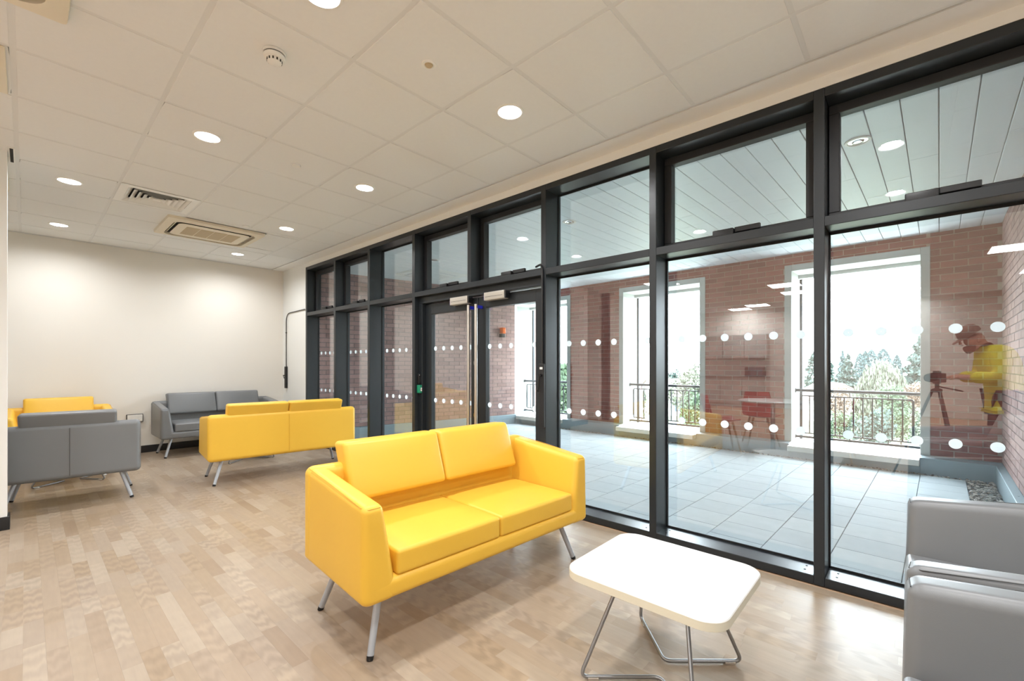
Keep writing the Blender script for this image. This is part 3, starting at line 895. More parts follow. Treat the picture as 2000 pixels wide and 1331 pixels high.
tb2 = copy_tree(tb); place(tb2, 0.34, 6.72, -6, 'white coffee table between the grey and yellow armchairs', 'table')
tb3 = copy_tree(tb); place(tb3, 1.98, 6.55, 0, 'white coffee table between the yellow sofa and the grey sofa', 'table')

# ------------------------------------------------------------------ terrace (turned two degrees against the room)
TA = R(-2.0)
def T(x, y, z=0.0):
    dx = x - 3.2
    return (3.2 + dx * math.cos(TA) - y * math.sin(TA), dx * math.sin(TA) + y * math.cos(TA), z)
def terr(o, x=3.2, y=0.0, z=0.0, rz=0.0):
    o.location = T(x, y, z); o.rotation_euler = (0, 0, TA + rz); return o
# everything below is built around the local point (3.2, 0) so that terr(o) puts it in place
OX = 3.2
SK = math.tan(R(2.0))
SOF = 2.785
XF = 7.09 - OX        # brick face of the far wall, local to OX
KF = 6.93 - OX        # face of the far kerb
YR = -0.60            # brick face of the right wall
OPEN = [(0.05, 1.36), (2.615, 3.97), (5.23, 6.60)]
OTOP = 2.55
# floor
fl = terr(MB().prism([(0.055, -0.7), (KF + 0.2, -0.7), (KF + 0.2, 7.6), (0.03 - 7.6 * SK, 7.6)], -0.15, -0.03).build('floor_terrace', 'paver_bed', smooth=0))
tag(fl, 'terrace floor of pale grey concrete pavers', 'floor', kind='structure')
PL, PWD = 0.32, 0.36
pme = MB().soft(-PL / 2 + .0014, PL / 2 - .0014, -PWD / 2 + .0018, PWD / 2 - .0018, -0.03, 0.0, 0.003, 1).mesh('paver', 'paver')
rq = random.Random(5)
j = 0
yy = -0.315
while yy < 7.0:
    x = 0.045 - PL - (0.16 if j % 2 else 0.0)
    xs = 0.05 - max(yy, 0) * SK
    while x < KF - 0.10:
        xa, xb = max(x, xs), min(x + PL, KF - 0.10)
        if xb - xa > 0.05:
            if xb - xa > PL - 0.01: me = pme
            else: me = MB().soft(-(xb - xa) / 2 + .0022, (xb - xa) / 2 - .0022, -PWD / 2 + .0022, PWD / 2 - .0022, -0.03, 0, 0.003, 1).mesh('paver', 'paver')
            link('paver', me, fl, ((xa + xb) / 2, yy + PWD / 2, rq.uniform(-.0012, .0)))
        x += PL
    yy += PWD; j += 1
# pebbles in the drainage strips
rg = random.Random(11)
pb = MB()
def stone(x, y, z, s):
    a = rg.random() * 6.28; e = rg.uniform(0.6, 1.0); ca, sa = math.cos(a), math.sin(a)
    base = [(1, 0, 0), (.5, .87, .1), (-.5, .87, -.1), (-1, 0, 0), (-.5, -.87, .1), (.5, -.87, -.1), (.15, .1, .75), (-.1, 0, -.6)]
    V = []
    for (u, v, w) in base:
        u *= s; v *= s * e; w *= s * 0.8
        V.append((x + u * ca - v * sa, y + u * sa + v * ca, z + w))
    F = [(k, (k + 1) % 6, 6) for k in range(6)] + [((k + 1) % 6, k, 7) for k in range(6)]
    pb.add(V, F, rg.random() * .99 + .005)
for k in range(1500): stone(rg.uniform(0.06, KF - 0.01), rg.uniform(-0.53, -0.325), rg.uniform(-.02, 0.0), rg.uniform(.010, .021))
for k in range(1200): stone(rg.uniform(KF - 0.095, KF - 0.008), rg.uniform(-0.33, 5.95), rg.uniform(-.018, 0.002), rg.uniform(.009, .018))
o = pb.build('gravel_strip', 'pebble', smooth=0); terr(o)
tag(o, 'dark and pale pebbles in the drainage strip along the terrace kerb', 'gravel', kind='stuff')

# brick walls
BL, BH, JT = 0.215, 0.065, 0.010
def brick_wall(wall, rects, bm, axis, face, sign, z0, z1, score, depth=0.03):
    """bricks proud of a mortar face. rects: (u0,u1,za,zb) areas; axis 'x' = wall runs along x"""
    cells = []
    for (u0, u1, za, zb) in rects:
        row = 0; z = z0
        while z < z1 - 0.02:
            if z >= za - 0.04 and z + BH <= zb + 0.05:
                u = math.floor(u0 / (BL + JT)) * (BL + JT) - (0.1125 if row % 2 else 0)
                while u < u1:
                    a, b_ = max(u, u0), min(u + BL, u1)
                    if b_ - a > 0.03: cells.append((a, b_, max(z, za), min(z + BH, zb)))
                    u += BL + JT
            z += BH + JT; row += 1
    sc = sorted(range(len(cells)), key=lambda i: score((cells[i][0] + cells[i][1]) / 2, (cells[i][2] + cells[i][3]) / 2))
    single = set(sc[:300])
    meshes = {}
    rest = MB(); rb = random.Random(21)
    p0, p1 = (face - sign * 0.005, face + sign * depth)
    for i, (a, b_, za, zb) in enumerate(cells):
        lu, lz = round(b_ - a, 3), round(zb - za, 3)
        j = rb.uniform(-.0012, .0012)
        if i in single:
            key = (lu, lz)
            if key not in meshes:
                mb = MB()
                if axis == 'x': mb.box(-lu / 2, lu / 2, -sign * 0.004, sign * depth, -lz / 2, lz / 2)
                else: mb.box(-sign * 0.004, sign * depth, -lu / 2, lu / 2, -lz / 2, lz / 2)
                meshes[key] = mb.mesh('brick', bm, 0)
            loc = ((a + b_) / 2, face + j, (za + zb) / 2) if axis == 'x' else (face + j, (a + b_) / 2, (za + zb) / 2)
            link('brick', meshes[key], wall, loc)
        else:
            if axis == 'x': rest.box(a, b_, face - sign * 0.004 + j, face + sign * depth, za, zb, rb.random() * .99 + .005)
            else: rest.box(face - sign * 0.004 + j, face + sign * depth, a, b_, za, zb, rb.random() * .99 + .005)
    if rest.v: tag(rest.build('bricks', bm, wall, 0), kind='stuff')
KT = 0.19
# far wall with three openings: mortar body + bricks
SW = 0.085
far = MB()
edges = [YR - 0.3] + [e for a, b_ in OPEN for e in (a, b_)] + [6.95]
for k in range(0, len(edges), 2): far.box(XF + .001, XF + 0.49, edges[k] + (.03 if k else 0), edges[k + 1] - .03, -0.15, 3.1)
for (a, b_) in OPEN: far.box(XF + .001, XF + 0.49, a - .03, b_ + .03, OTOP + .03, 3.1).box(XF + 0.01, XF + 0.49, a - .03, b_ + .03, -0.15, 0.09)
fw = terr(far.build('wall_far', 'mortar', smooth=0))
tag(fw, 'red brick terrace wall pierced by three tall openings', 'wall', kind='structure')
rects = []
for k in range(0, len(edges), 2):
    u0 = edges[k] + (SW if k > 0 else 0.3); u1 = edges[k + 1] - (SW if k < len(edges) - 2 else 0)
    if u1 > u0: rects.append((u0, u1, KT, SOF))
for (a, b_) in OPEN: rects.append((a - SW, b_ + SW, OTOP + SW, SOF))
brick_wall(fw, rects, 'red_brick', 'y', XF, 1, KT + 0.005, SOF, lambda u, z: (u if u < 4.4 else 50 + u))
# right wall
rw = terr(MB().box(0.03, XF + 0.3, YR - 0.25, YR - .001, -0.15, 3.1).build('wall_terrace_right', 'mortar_pale', smooth=0))
tag(rw, 'brick side wall of the terrace next to the window corner', 'wall', kind='structure')
brick_wall(rw, [(0.3, XF, KT, SOF)], 'buff_brick', 'x', YR, -1, KT + 0.005, SOF, lambda u, z: -u)
# left wall, set at an angle
LA = math.atan2(6.38 - 6.72, 6.83 - 4.95)
lwp = T(6.83, 6.43); lw_len = 3.93
lw = MB().box(-lw_len, 0.0, 0.001, 0.25, -0.15, 3.1).build('wall_terrace_left', 'mortar_pale', smooth=0)
lw.location = (lwp[0], lwp[1], 0); lw.rotation_euler = (0, 0, TA + LA)
tag(lw, 'brick end wall of the terrace seen through the door glass', 'wall', kind='structure')
brick_wall(lw, [(-lw_len, 0.0, KT, SOF)], 'buff_brick', 'x', 0.0, 1, KT + 0.005, SOF, lambda u, z: abs(u + 0.6) + (0 if z < 2.1 else 3))
k1 = MB().soft(-lw_len, 0.0, -0.05, 0.0, -0.03, KT, 0.006, 1).build('trim_8', 'kerb_metal'); k1.location = lw.location; k1.rotation_euler = lw.rotation_euler
tag(k1, 'grey metal upstand below the terrace end wall', 'kerb', kind='structure')
# kerbs
kb = MB()
kk = [YR] + [e for a, b_ in OPEN for e in (a, b_)] + [6.75]
for k in range(0, len(kk), 2): kb.hexa([(KF, kk[k], -.03), (KF, kk[k], KT - .012), (KF, kk[k + 1], -.03), (KF, kk[k + 1], KT - .012), (XF, kk[k], -.03), (XF, kk[k], KT), (XF, kk[k + 1], -.03), (XF, kk[k + 1], KT)], 0.005, 1, 1)
for (a, b_) in OPEN: kb.box(KF + .01, XF + 0.2, a, b_, -.03, 0.095)
k2 = terr(kb.build('trim_5', 'kerb_metal')); tag(k2, 'grey metal upstand along the foot of the far terrace wall', 'kerb', kind='structure')
kb = MB().hexa([(0.05, YR, -.03), (0.05, YR, KT), (0.05, YR + .06, -.03), (0.05, YR + .06, KT - .012), (KF + .01, YR, -.03), (KF + .01, YR, KT), (KF + .01, YR + .06, -.03), (KF + .01, YR + .06, KT - .012)], 0.005, 1, 1)
for q in (0.6, 1.4, 2.2, 2.9, 3.5): kb.lathe([(0.006, 0), (0.005, .003), (.0005, .003)], 8, (q, YR + .03, KT - .004))
k3 = terr(kb.build('trim_6', 'kerb_metal')); tag(k3, 'grey metal upstand along the side wall beside the pebbles', 'kerb', kind='structure')
# opening surrounds, sills, outer piers
tn = 9
for n_, (a, b_) in enumerate(OPEN):
    s_ = MB()
    d0, d1_ = XF - 0.015, XF + 0.50
    s_.soft(d0, d1_, a - SW, a, KT - 0.03, OTOP + SW, 0.004, 1).soft(d0, d1_, b_, b_ + SW, KT - 0.03, OTOP + SW, 0.004, 1).soft(d0, d1_, a, b_, OTOP, OTOP + SW, 0.004, 1)
    s_.box(d1_ - 0.10, d1_ + 0.03, a, b_, OTOP - 0.05, OTOP)
    for yy_ in (a + 0.25, a + 1.05): s_.lathe([(0.006, 0), (0.006, -.002), (0.0005, -.002)], 8, (d1_ - 0.05, yy_, OTOP - 0.05))
    o = terr(s_.build('trim_%d' % tn, 'stone_surround')); tn += 1
    tag(o, 'pale surround lining the terrace wall opening', 'surround', kind='structure')
    sl = MB().soft(KF - 0.12, XF + 0.62, a + .004, b_ - .004, 0.095, 0.165, 0.005, 1)
    o = terr(sl.build('trim_%d' % tn, 'sill_white')); tn += 1
    tag(o, 'pale projecting sill of the terrace wall opening', 'sill', kind='structure')
    # dark channel at the outer edge of the jamb
    ch = MB().box(XF + 0.50, XF + 0.55, b_ - 0.03, b_ + 0.02, 0.165, OTOP - .05).box(XF + 0.50, XF + 0.55, a - 0.02, a + 0.012, 0.165, OTOP - .05)
    o = terr(ch.build('trim_%d' % tn, 'rail_metal', smooth=0)); tn += 1
    tag(o, 'dark vertical channel at the outer edge of the opening', 'trim', kind='structure')
outer = MB()
for k in range(0, len(edges), 2): outer.box(XF + 0.505, XF + 0.75, edges[k] + (0.02 if k else 0), edges[k + 1] - 0.02, -4, 3.3)
o = terr(outer.build('wall_outer', 'buff_brick', smooth=0)); tag(o, 'outer brick leaf of the terrace wall', 'wall', kind='structure')
# balustrades
def make_balustrade(a, b_):
    root = empty('balustrade')
    xr = 0.0; w = b_ - a
    MB().tube([(0, 0, .89), (0, w, .89)], 0.021, 12).build('top_rail', 'rail_metal', root)
    MB().tube([(0, 0, .235), (0, w, .235)], 0.016, 12).build('bottom_rail', 'rail_metal', root)
    for zz, rr in ((.89, .038), (.235, .03)):
        for yy in (0.004, w - 0.004):
            MB().tube([(0, yy - .004, zz), (0, yy + .004, zz)], rr, 16).build('wall_flange', 'rail_metal', root)
    y0_, y1_ = 0.07, w - 0.07
    MB().box(-.007, .007, y0_, y1_, .805, .822).build('frame_rail', 'rail_metal', root, 0)
    MB().box(-.007, .007, y0_, y1_, .283, .300).build('frame_rail', 'rail_metal', root, 0)
    nb = 12
    for k in range(nb + 1):
        yy = y0_ + (y1_ - y0_) * k / nb
        e = 0.012 if k in (0, nb) else 0.0075
        MB().box(-e, e, yy - e, yy + e, .30, .805).build('baluster', 'rail_metal', root, 0)
    for k in (2, 6, 10):
        yy = y0_ + (y1_ - y0_) * (k + .4) / nb
        MB().box(-.005, .005, yy - .005, yy + .005, .822, .872).build('spacer', 'rail_metal', root, 0)
        MB().box(-.005, .005, yy - .005, yy + .005, .25, .283).build('spacer', 'rail_metal', root, 0)
    return root
bl0 = None
for n_, ((a, b_), lab) in enumerate(zip(OPEN, ('dark metal balustrade in the terrace opening facing the big conifer', 'dark metal balustrade in the middle terrace opening', 'dark metal balustrade in the terrace opening beside the orange beacon'))):
    o = make_balustrade(a, b_)
    o.location = T(OX + XF + 0.24, a); o.rotation_euler = (0, 0, TA)
    tag(o, lab, 'balustrade', 'terrace balustrades')
# soffit
so = terr(MB().prism([(0.055, -0.85), (XF + 0.5, -0.85), (XF + 0.5, 7.6), (0.03 - 7.6 * SK, 7.6)], SOF + 0.03, SOF + 0.12).build('ceiling_terrace', 'kerb_metal', smooth=0))
tag(so, 'terrace soffit of long white metal panels', 'ceiling', kind='structure')
SPW = 0.1635
sme = {}
y = YR; k = 0
while y < 7.2:
    cuts = [round(0.045 - max(y, -.6) * SK, 3), 1.15 + (k * 0.37) % 1.0, 2.6 + (k * 0.53) % 0.8, XF]
    if k % 3 == 1: cuts.pop(2)
    for q in range(len(cuts) - 1):
        l = round(cuts[q + 1] - cuts[q], 3)
        if l not in sme: sme[l] = MB().soft(0.0015, l - .0015, 0.0022, SPW - .0022, 0, 0.03, 0.003, 1).mesh('soffit_panel', 'soffit_panel')
        link('soffit_panel', sme[l], so, (cuts[q], y, SOF))
    y += SPW; k += 1
# soffit lights (off)
def soffit_light():
    root = empty('soffit_light')
    MB().lathe([(0.055, -.002), (0.060, -.008), (0.074, -.006), (0.076, 0.0)], 28).build('bezel', 'white_plastic', root)
    MB().lathe([(0.056, -.003), (0.045, -.0015), (0.034, -.004)], 28).build('reflector', 'chrome', root)
    MB().lathe([(0.034, -.004), (0.028, -.0075), (0.016, -.009), (0.0005, -.009)], 20).build('lamp', 'chrome', root)
    return root
sl0 = soffit_light()
for k, (yy, lab) in enumerate(((0.29, 'unlit round soffit light nearest the side wall end of the terrace'), (2.74, 'unlit round soffit light over the middle of the terrace'), (5.19, 'unlit round soffit light over the door end of the terrace'))):
    o = sl0 if k == 0 else copy_tree(sl0)
    o.location = T(3.82, yy, SOF); tag(o, lab, 'soffit light', 'soffit lights')
# beacon on the left wall
bu = -0.36
bp = lw.matrix_basis @ Vector((bu, 0, 0))
ang = TA + LA
root = empty('alarm_beacon', (bp.x, bp.y, 1.90), ang)
MB().soft(-.05, .05, -.085, 0, -.075, .0, 0.008, 2).build('base', 'black_plastic', root)
MB().soft(-.043, .043, -.12, -.01, 0, .125, 0.014, 3).build('lens', 'orange_lens', root)
tag(root, 'orange flashing alarm beacon on brick end wall', 'beacon')

# ------------------------------------------------------------------ landscape beyond the terrace
GZ = -5.0
gr = MB().box(12, 260, -160, 220, GZ - 0.3, GZ).build('ground', 'grass', smooth=0)
tag(gr, 'pale grassy ground far below the terrace', 'ground', kind='structure')
def ray_at(px, depth):
    s_, c_ = math.sin(TH), math.cos(TH); u = (px - 1000) / FPX * depth
    return (c_ * u + s_ * depth, -s_ * u + c_ * depth)
def z_at(py, depth): return CAM_H + (HY - py) / FPX * depth
def foliage(kind, H_, Rr, n, size, seed, base=0.08):
    rng = np.random.default_rng(seed)
    mb_v = []; mb_f = []; rv = []
    lob = [(rng.uniform(0, 6.28), rng.uniform(.35, .9), rng.uniform(.35, .95)) for _ in range(9)]
    for i in range(n):
        t_ = rng.uniform(0, 1)
        a = rng.uniform(0, 2 * math.pi)
        if kind == 'cone':
            t_ = 1 - math.sqrt(rng.uniform(0, 1))
            rad = Rr * (1 - t_) * (0.72 + 0.28 * math.sin(t_ * 45 + a)) * math.sqrt(rng.uniform(.35, 1)) + 0.03
            z = H_ * (base + (1 - base) * t_) - 0.12 * rad
        elif kind == 'column':
            rad = Rr * math.sin(math.pi * min(1, max(0.03, t_ ** 0.8 * .96 + .04))) ** 0.6 * math.sqrt(rng.uniform(.4, 1)); z = H_ * (base + (1 - base) * t_)
        elif kind == 'weep':
            ph = math.acos(rng.uniform(-.35, 1)); rr = rng.uniform(.75, 1.02) * (1 + .12 * math.sin(a * 5 + 1) * math.sin(ph * 4))
            rad = Rr * math.sin(ph) * rr; z = H_ * (.42 + .56 * math.cos(ph) * rr) - (rad / Rr) ** 2 * H_ * .12
        else:
            la, lr, lh = lob[i % 9]
            ph = math.acos(rng.uniform(-1, 1)); q = rng.uniform(.75, 1.0) * 0.48
            lx, ly, lz = Rr * lr * .62 * math.cos(la), Rr * lr * .62 * math.sin(la), H_ * (.3 + .45 * lh)
            X = lx + Rr * q * math.sin(ph) * math.cos(a); Y = ly + Rr * q * math.sin(ph) * math.sin(a); z = lz + H_ * .24 * math.cos(ph) * q / .48
            rad = None
        if rad is not None: X, Y = rad * math.cos(a), rad * math.sin(a)
        s_ = size * rng.uniform(.6, 1.3)
        n1 = rng.normal(size=3); n1 /= np.linalg.norm(n1); n2 = np.cross(n1, rng.normal(size=3)); n2 /= np.linalg.norm(n2)
        if kind == 'weep': n1 = np.array([n1[0] * .25, n1[1] * .25, 1.6])
        p = np.array([X, Y, max(z, 0.05)])
        o = len(mb_v)
        mb_v += [tuple(p - n1 * s_ * .5), tuple(p + n2 * s_ * .35), tuple(p + n1 * s_ * .5), tuple(p - n2 * s_ * .35)]
        mb_f.append((o, o + 1, o + 2, o + 3)); rv.append(rng.uniform(.005, .99))
    m = MB(); m.v = mb_v; m.f = mb_f; m.r = rv
    return m
tree_n = 0
def tree(name, px, depth, top, wpx, kind, leaf, n, lab, cat='tree', group=None, gz=GZ, base=.08):
    global tree_n; tree_n += 1
    x_, y_ = ray_at(px, depth); H_ = z_at(top, depth) - gz; Rr = wpx / FPX * depth / 2
    root = empty(name, (x_, y_, gz))
    foliage(kind, H_, Rr, n, max(.16, H_ * .045), 100 + tree_n, base).build('foliage', leaf, root, 0)
    pts = [(0, 0, 0), (0.02 * Rr, 0, H_ * .35), (0, .02 * Rr, H_ * .72)]
    tr = MB().tube(pts, max(.06, H_ * .018), 8, .03)
    tr.build('trunk', 'bark', root)
    for q in range(3):
        a = q * 2.1 + tree_n
        MB().tube([(0, 0, H_ * (.3 + .1 * q)), (Rr * .4 * math.cos(a), Rr * .4 * math.sin(a), H_ * (.45 + .1 * q))], H_ * .008, 6, .02).build('branch', 'bark', root)
    tag(root, lab, cat, group)
tree('cypress', 1601, 62, 678, 52, 'column', 'leaf_conifer', 2600, 'tall narrow cypress beyond the white house')
tree('conifer', 1656, 66, 688, 72, 'cone', 'leaf_conifer', 4200, 'grey-green pointed conifer beside the hazy tree line')
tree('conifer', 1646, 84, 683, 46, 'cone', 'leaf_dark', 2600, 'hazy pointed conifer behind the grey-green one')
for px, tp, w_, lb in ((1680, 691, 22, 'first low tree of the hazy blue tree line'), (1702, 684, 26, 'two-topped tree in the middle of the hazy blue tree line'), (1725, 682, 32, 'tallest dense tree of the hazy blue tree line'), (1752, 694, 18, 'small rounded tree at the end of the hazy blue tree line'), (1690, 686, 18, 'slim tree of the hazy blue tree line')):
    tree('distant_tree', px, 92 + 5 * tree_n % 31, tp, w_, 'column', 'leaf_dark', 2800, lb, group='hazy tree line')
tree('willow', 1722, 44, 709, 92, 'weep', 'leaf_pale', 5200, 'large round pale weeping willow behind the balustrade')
tree('conifer', 1800, 50, 650, 150, 'cone', 'leaf_conifer', 9500, 'big dense conifer at the edge of the terrace opening')
tree('shrub', 1742, 36, 742, 60, 'round', 'leaf_green', 2600, 'green leafy shrub in front of the willow', 'shrub')
tree('shrub', 1786, 37, 740, 46, 'round', 'leaf_autumn', 2200, 'orange autumn shrub below the big conifer', 'shrub')
tree('shrub', 1640, 40, 750, 40, 'round', 'leaf_autumn', 1500, 'reddish shrub beside the white house', 'shrub')
for k, (px, tp, w_, dp) in enumerate(((1640, 792, 90, 31), (1700, 784, 90, 27), (1760, 788, 90, 31), (1815, 782, 80, 27))):
    tree('hedge_bush', px, dp, tp, w_, 'round', ('leaf_green', 'leaf_conifer', 'leaf_green', 'leaf_pale')[k], 2200, 'wild bush growing in the hedge below the balustrade', 'bush', 'hedge bushes below the terrace')
tree('tree', 1340, 47, 706, 84, 'round', 'leaf_pale', 4200, 'pale rounded tree seen in the middle terrace opening')
tree('tree', 1318, 70, 716, 40, 'round', 'leaf_conifer', 2000, 'small green tree behind the pale rounded one')
tree('shrub', 1352, 30, 752, 60, 'round', 'leaf_green', 3200, 'leafy green shrub behind the middle balustrade', 'shrub')
tree('tree', 1096, 24, 690, 90, 'round', 'leaf_green', 5200, 'green leafy tree beyond the opening beside the door')
tree('tree', 1240, 34, 735, 60, 'round', 'leaf_green', 2200, 'low green tree behind the left part of the middle opening')
tree('conifer', 1880, 58, 670, 60, 'cone', 'leaf_conifer', 2000, 'conifer hidden behind the terrace corner wall')
def house(px, depth, w, dpt, eave, ridge, lab, rz):
    x_, y_ = ray_at(px, depth); root = empty('house', (x_, y_, GZ), rz)
    e, r_ = eave - GZ, ridge - GZ
    MB().box(-w / 2, w / 2, -dpt / 2, dpt / 2, 0, e).add([(-w / 2, -dpt / 2, e), (-w / 2, dpt / 2, e), (-w / 2, 0, r_), (w / 2, -dpt / 2, e), (w / 2, dpt / 2, e), (w / 2, 0, r_)], [(0, 2, 1), (3, 4, 5)]).build('walls', 'render_white', root, 0)
    ov = .3
    rf = MB()
    for s in (-1, 1):
        rf.hexa([(-w / 2 - ov, s * (dpt / 2 + ov), e - .15), (-w / 2 - ov, s * (dpt / 2 + ov), e), (-w / 2 - ov, 0, r_), (-w / 2 - ov, 0, r_ + .15), (w / 2 + ov, s * (dpt / 2 + ov), e - .15), (w / 2 + ov, s * (dpt / 2 + ov), e), (w / 2 + ov, 0, r_), (w / 2 + ov, 0, r_ + .15)], .01, 1, 1)
    rf.build('roof', 'roof_tile', root, 0)
    MB().box(w / 4, w / 4 + .6, -.3, .3, r_ - .5, r_ + .8).build('chimney', 'render_white', root, 0)
    for q in (-.28, .22):
        for zz in (.25, .62):
            wn_ = MB().box(w * q - .55, w * q + .55, -dpt / 2 - .04, -dpt / 2 + .01, e * zz, e * zz + 1.1).box(-w / 2 - .04, -w / 2 + .01, dpt * q - .5, dpt * q + .5, e * zz, e * zz + 1.1).build('window', 'pane_dark', root, 0)
    tag(root, lab, 'house')
house(1622, 52, 9, 7, -3.0, -0.9, 'white rendered house with gabled roof beside the cypress', R(20))
house(1322, 58, 9, 7, -2.8, -0.7, 'white rendered house behind the middle terrace opening', R(-30))
house(1236, 70, 10, 7, -2.8, -0.5, 'white rendered house partly hidden by the low green tree', R(10))

# ------------------------------------------------------------------ kitchen end of the room (seen in the glass)
kd = empty('door_3', (-2.4, 6.15, 0)); tag(kd, 'veneered inner door with narrow vision panel', 'door', kind='structure')
MB().soft(0, .04, -.42, .42, 0.01, 2.04, .003, 1).build('leaf', 'door_veneer', kd)
MB().soft(0, .05, -.49, -.42, 0, 2.1, .003, 1).soft(0, .05, .42, .49, 0, 2.1, .003, 1).soft(0, .05, -.49, .49, 2.04, 2.1, .003, 1).build('frame', 'door_frame_dark', kd)
MB().box(.035, .043, .12, .22, .8, 1.8).build('vision_panel', 'pane_dark', kd, 0)
MB().tube([(.04, .34, 1.0), (.09, .34, 1.0), (.09, .22, 1.0)], .009, 8).build('handle', 'steel', kd)
for k, yc in enumerate((3.35, 3.95, 4.55)):
    root = empty('base_cabinet', (XL + .002, yc, 0))
    MB().soft(0, .56, -.297, .297, .12, .86, .003, 1).box(.05, .50, -.297, .297, 0, .12).build('carcass', 'cabinet', root)
    dr = MB().soft(.56, .58, -.293, .293, .13, .855, .003, 1).build('door', 'cabinet', root)
    MB().tube([(.60, -.22, .72), (.60, -.22, .84)], .006, 8).box(.58, .60, -.224, -.216, .73, .74).box(.58, .60, -.224, -.216, .82, .83).build('handle', 'steel', dr)
    tag(root, 'pale kitchen base cabinet under the worktop', 'cabinet', 'kitchen base cabinets')
    root = empty('wall_cabinet', (XL + .002, yc, 1.45))
    MB().soft(0, .32, -.297, .297, 0, .7, .003, 1).build('carcass', 'cabinet', root)
    dr = MB().soft(.32, .34, -.293, .293, .005, .695, .003, 1).build('door', 'cabinet', root)
    MB().tube([(.36, -.22, .05), (.36, -.22, .17)], .006, 8).box(.34, .36, -.224, -.216, .06, .07).box(.34, .36, -.224, -.216, .15, .16).build('handle', 'steel', dr)
    tag(root, 'pale kitchen wall cabinet above the worktop', 'cabinet', 'kitchen wall cabinets')
o = MB().soft(XL + .002, XL + .62, 3.04, 4.86, .86, .90, .004, 1).build('worktop', 'worktop'); tag(o, 'grey stone kitchen worktop on the base cabinets', 'worktop')
root = empty('microwave', (XL + .34, 3.35, .90))
MB().soft(-.18, .18, -.24, .24, 0.01, .28, .008, 1).build('body', 'black_plastic', root)
MB().soft(.18, .19, -.22, .10, .03, .26, .003, 1).build('door', 'pane_dark', root); MB().box(-.15, .15, -.2, .2, 0, .01).build('feet', 'rubber', root, 0)
tag(root, 'black microwave oven on the kitchen worktop', 'microwave')
root = empty('dining_table', (-0.78, 1.46, 0))
MB().lathe([(.001, .715), (.42, .715), (.45, .725), (.45, .735), (.44, .74), (.001, .74)], 40).build('table_top', 'table_white', root)
MB().lathe([(.035, .02), (.03, .10), (.03, .715)], 20).build('column', 'steel', root)
MB().lathe([(.26, 0), (.26, .008), (.05, .025), (.03, .03)], 32, cap0=True).build('base', 'steel', root)
tag(root, 'round white dining table at the kitchen end', 'table')
def shell_chair():
    root = empty('dining_chair')
    n, m = 14, 10; V = []; F = []
    for i in range(n):
        u = i / (n - 1)
        if u < .5: y, z = -.20 + .8 * u * 1.0, .455 - .02 * math.sin(u * 2 * math.pi)
        else: t_ = (u - .5) * 2; y, z = .20 + .07 * t_, .45 + .36 * t_ ** 1.1
        for j in range(m):
            v = -1 + 2 * j / (m - 1); wd = .225 * (1 - .25 * max(0, u - .7) / .3 * abs(v) ** 2)
            V.append((v * wd, y - .05 * v * v * (1 if u > .5 else 0), z + .035 * v * v * (1 if u < .5 else .2)))
    for i in range(n - 1):
        for j in range(m - 1): F.append((i * m + j, i * m + j + 1, (i + 1) * m + j + 1, (i + 1) * m + j))
    sh = MB().add(V, F).build('shell', 'chair_red', root, 60)
    md = sh.modifiers.new('thickness', 'SOLIDIFY'); md.thickness = .012
    for sx in (-1, 1):
        for sy in (-1, 1): MB().tube([(sx * .12, sy * .12, .43), (sx * .22, sy * .21, 0)], .016, 8, .011).build('leg', 'chair_wood', root)
    MB().tube([(-.13, .13, .36), (.13, -.13, .36)], .005, 6).tube([(.13, .13, .36), (-.13, -.13, .36)], .005, 6).build('brace', 'steel', root)
    return root
ch0 = shell_chair()
for k, (x_, y_, dg, lab) in enumerate(((-0.42, 2.05, -30, 'red shell chair with wooden legs pushed to the dining table, window side'), (-1.35, 1.75, 65, 'red shell chair with wooden legs at the dining table, kitchen side'), (-0.75, 0.75, 180, 'red shell chair with wooden legs at the dining table, beside the photographer'))):
    o = ch0 if k == 0 else copy_tree(ch0)
    place(o, x_, y_, dg, lab, 'chair', 'dining chairs')

# ------------------------------------------------------------------ photographer and tripod (reflected in the glass)
def skin_obj(name, verts, edges, radii, m, parent=None, root=0, sub=2):
    me = bpy.data.meshes.new(name); me.from_pydata(verts, edges, []); me.materials.append(MATS[m])
    o = bpy.data.objects.new(name, me); col.objects.link(o)
    sk = o.modifiers.new('skin', 'SKIN'); sk.use_smooth_shade = True
    if not me.skin_vertices: me.skin_vertices.new()
    for i, r_ in enumerate(radii):
        sv = me.skin_vertices[0].data[i]
        sv.radius = r_ if isinstance(r_, tuple) else (r_, r_); sv.use_root = (i == root)
    sb = o.modifiers.new('smooth', 'SUBSURF'); sb.levels = sub; sb.render_levels = sub
    if parent: o.parent = parent
    return o
# local frame: person faces +Y, stooping over the camera
PV = dict(pel=(0, 0, .93), sp=(0, .03, 1.10), ch=(0, .09, 1.29), nk=(0, .15, 1.42), nk2=(0, .20, 1.46), hd=(0, .24, 1.50), hd2=(0, .28, 1.57),
          shL=(-.17, .10, 1.37), elL=(-.24, .13, 1.12), wrL=(-.10, .32, 1.12), haL=(-.06, .38, 1.12),
          shR=(.17, .10, 1.37), elR=(.25, .12, 1.12), wrR=(.12, .32, 1.12), haR=(.08, .38, 1.12),
          hiL=(-.10, 0, .88), knL=(-.12, .04, .49), anL=(-.12, -.02, .09), toL=(-.13, .15, .04),
          hiR=(.10, 0, .88), knR=(.12, .0, .49), anR=(.12, -.06, .09), toR=(.13, .10, .04))
PR = dict(pel=.13, sp=.125, ch=.14, nk=.06, nk2=.055, hd=(.085, .10), hd2=(.075, .085), shL=.065, elL=.045, wrL=.03, haL=(.035, .022), shR=.065, elR=.045, wrR=.03, haR=(.035, .022),
          hiL=.095, knL=.06, anL=.042, toL=.035, hiR=.095, knR=.06, anR=.042, toR=.035)
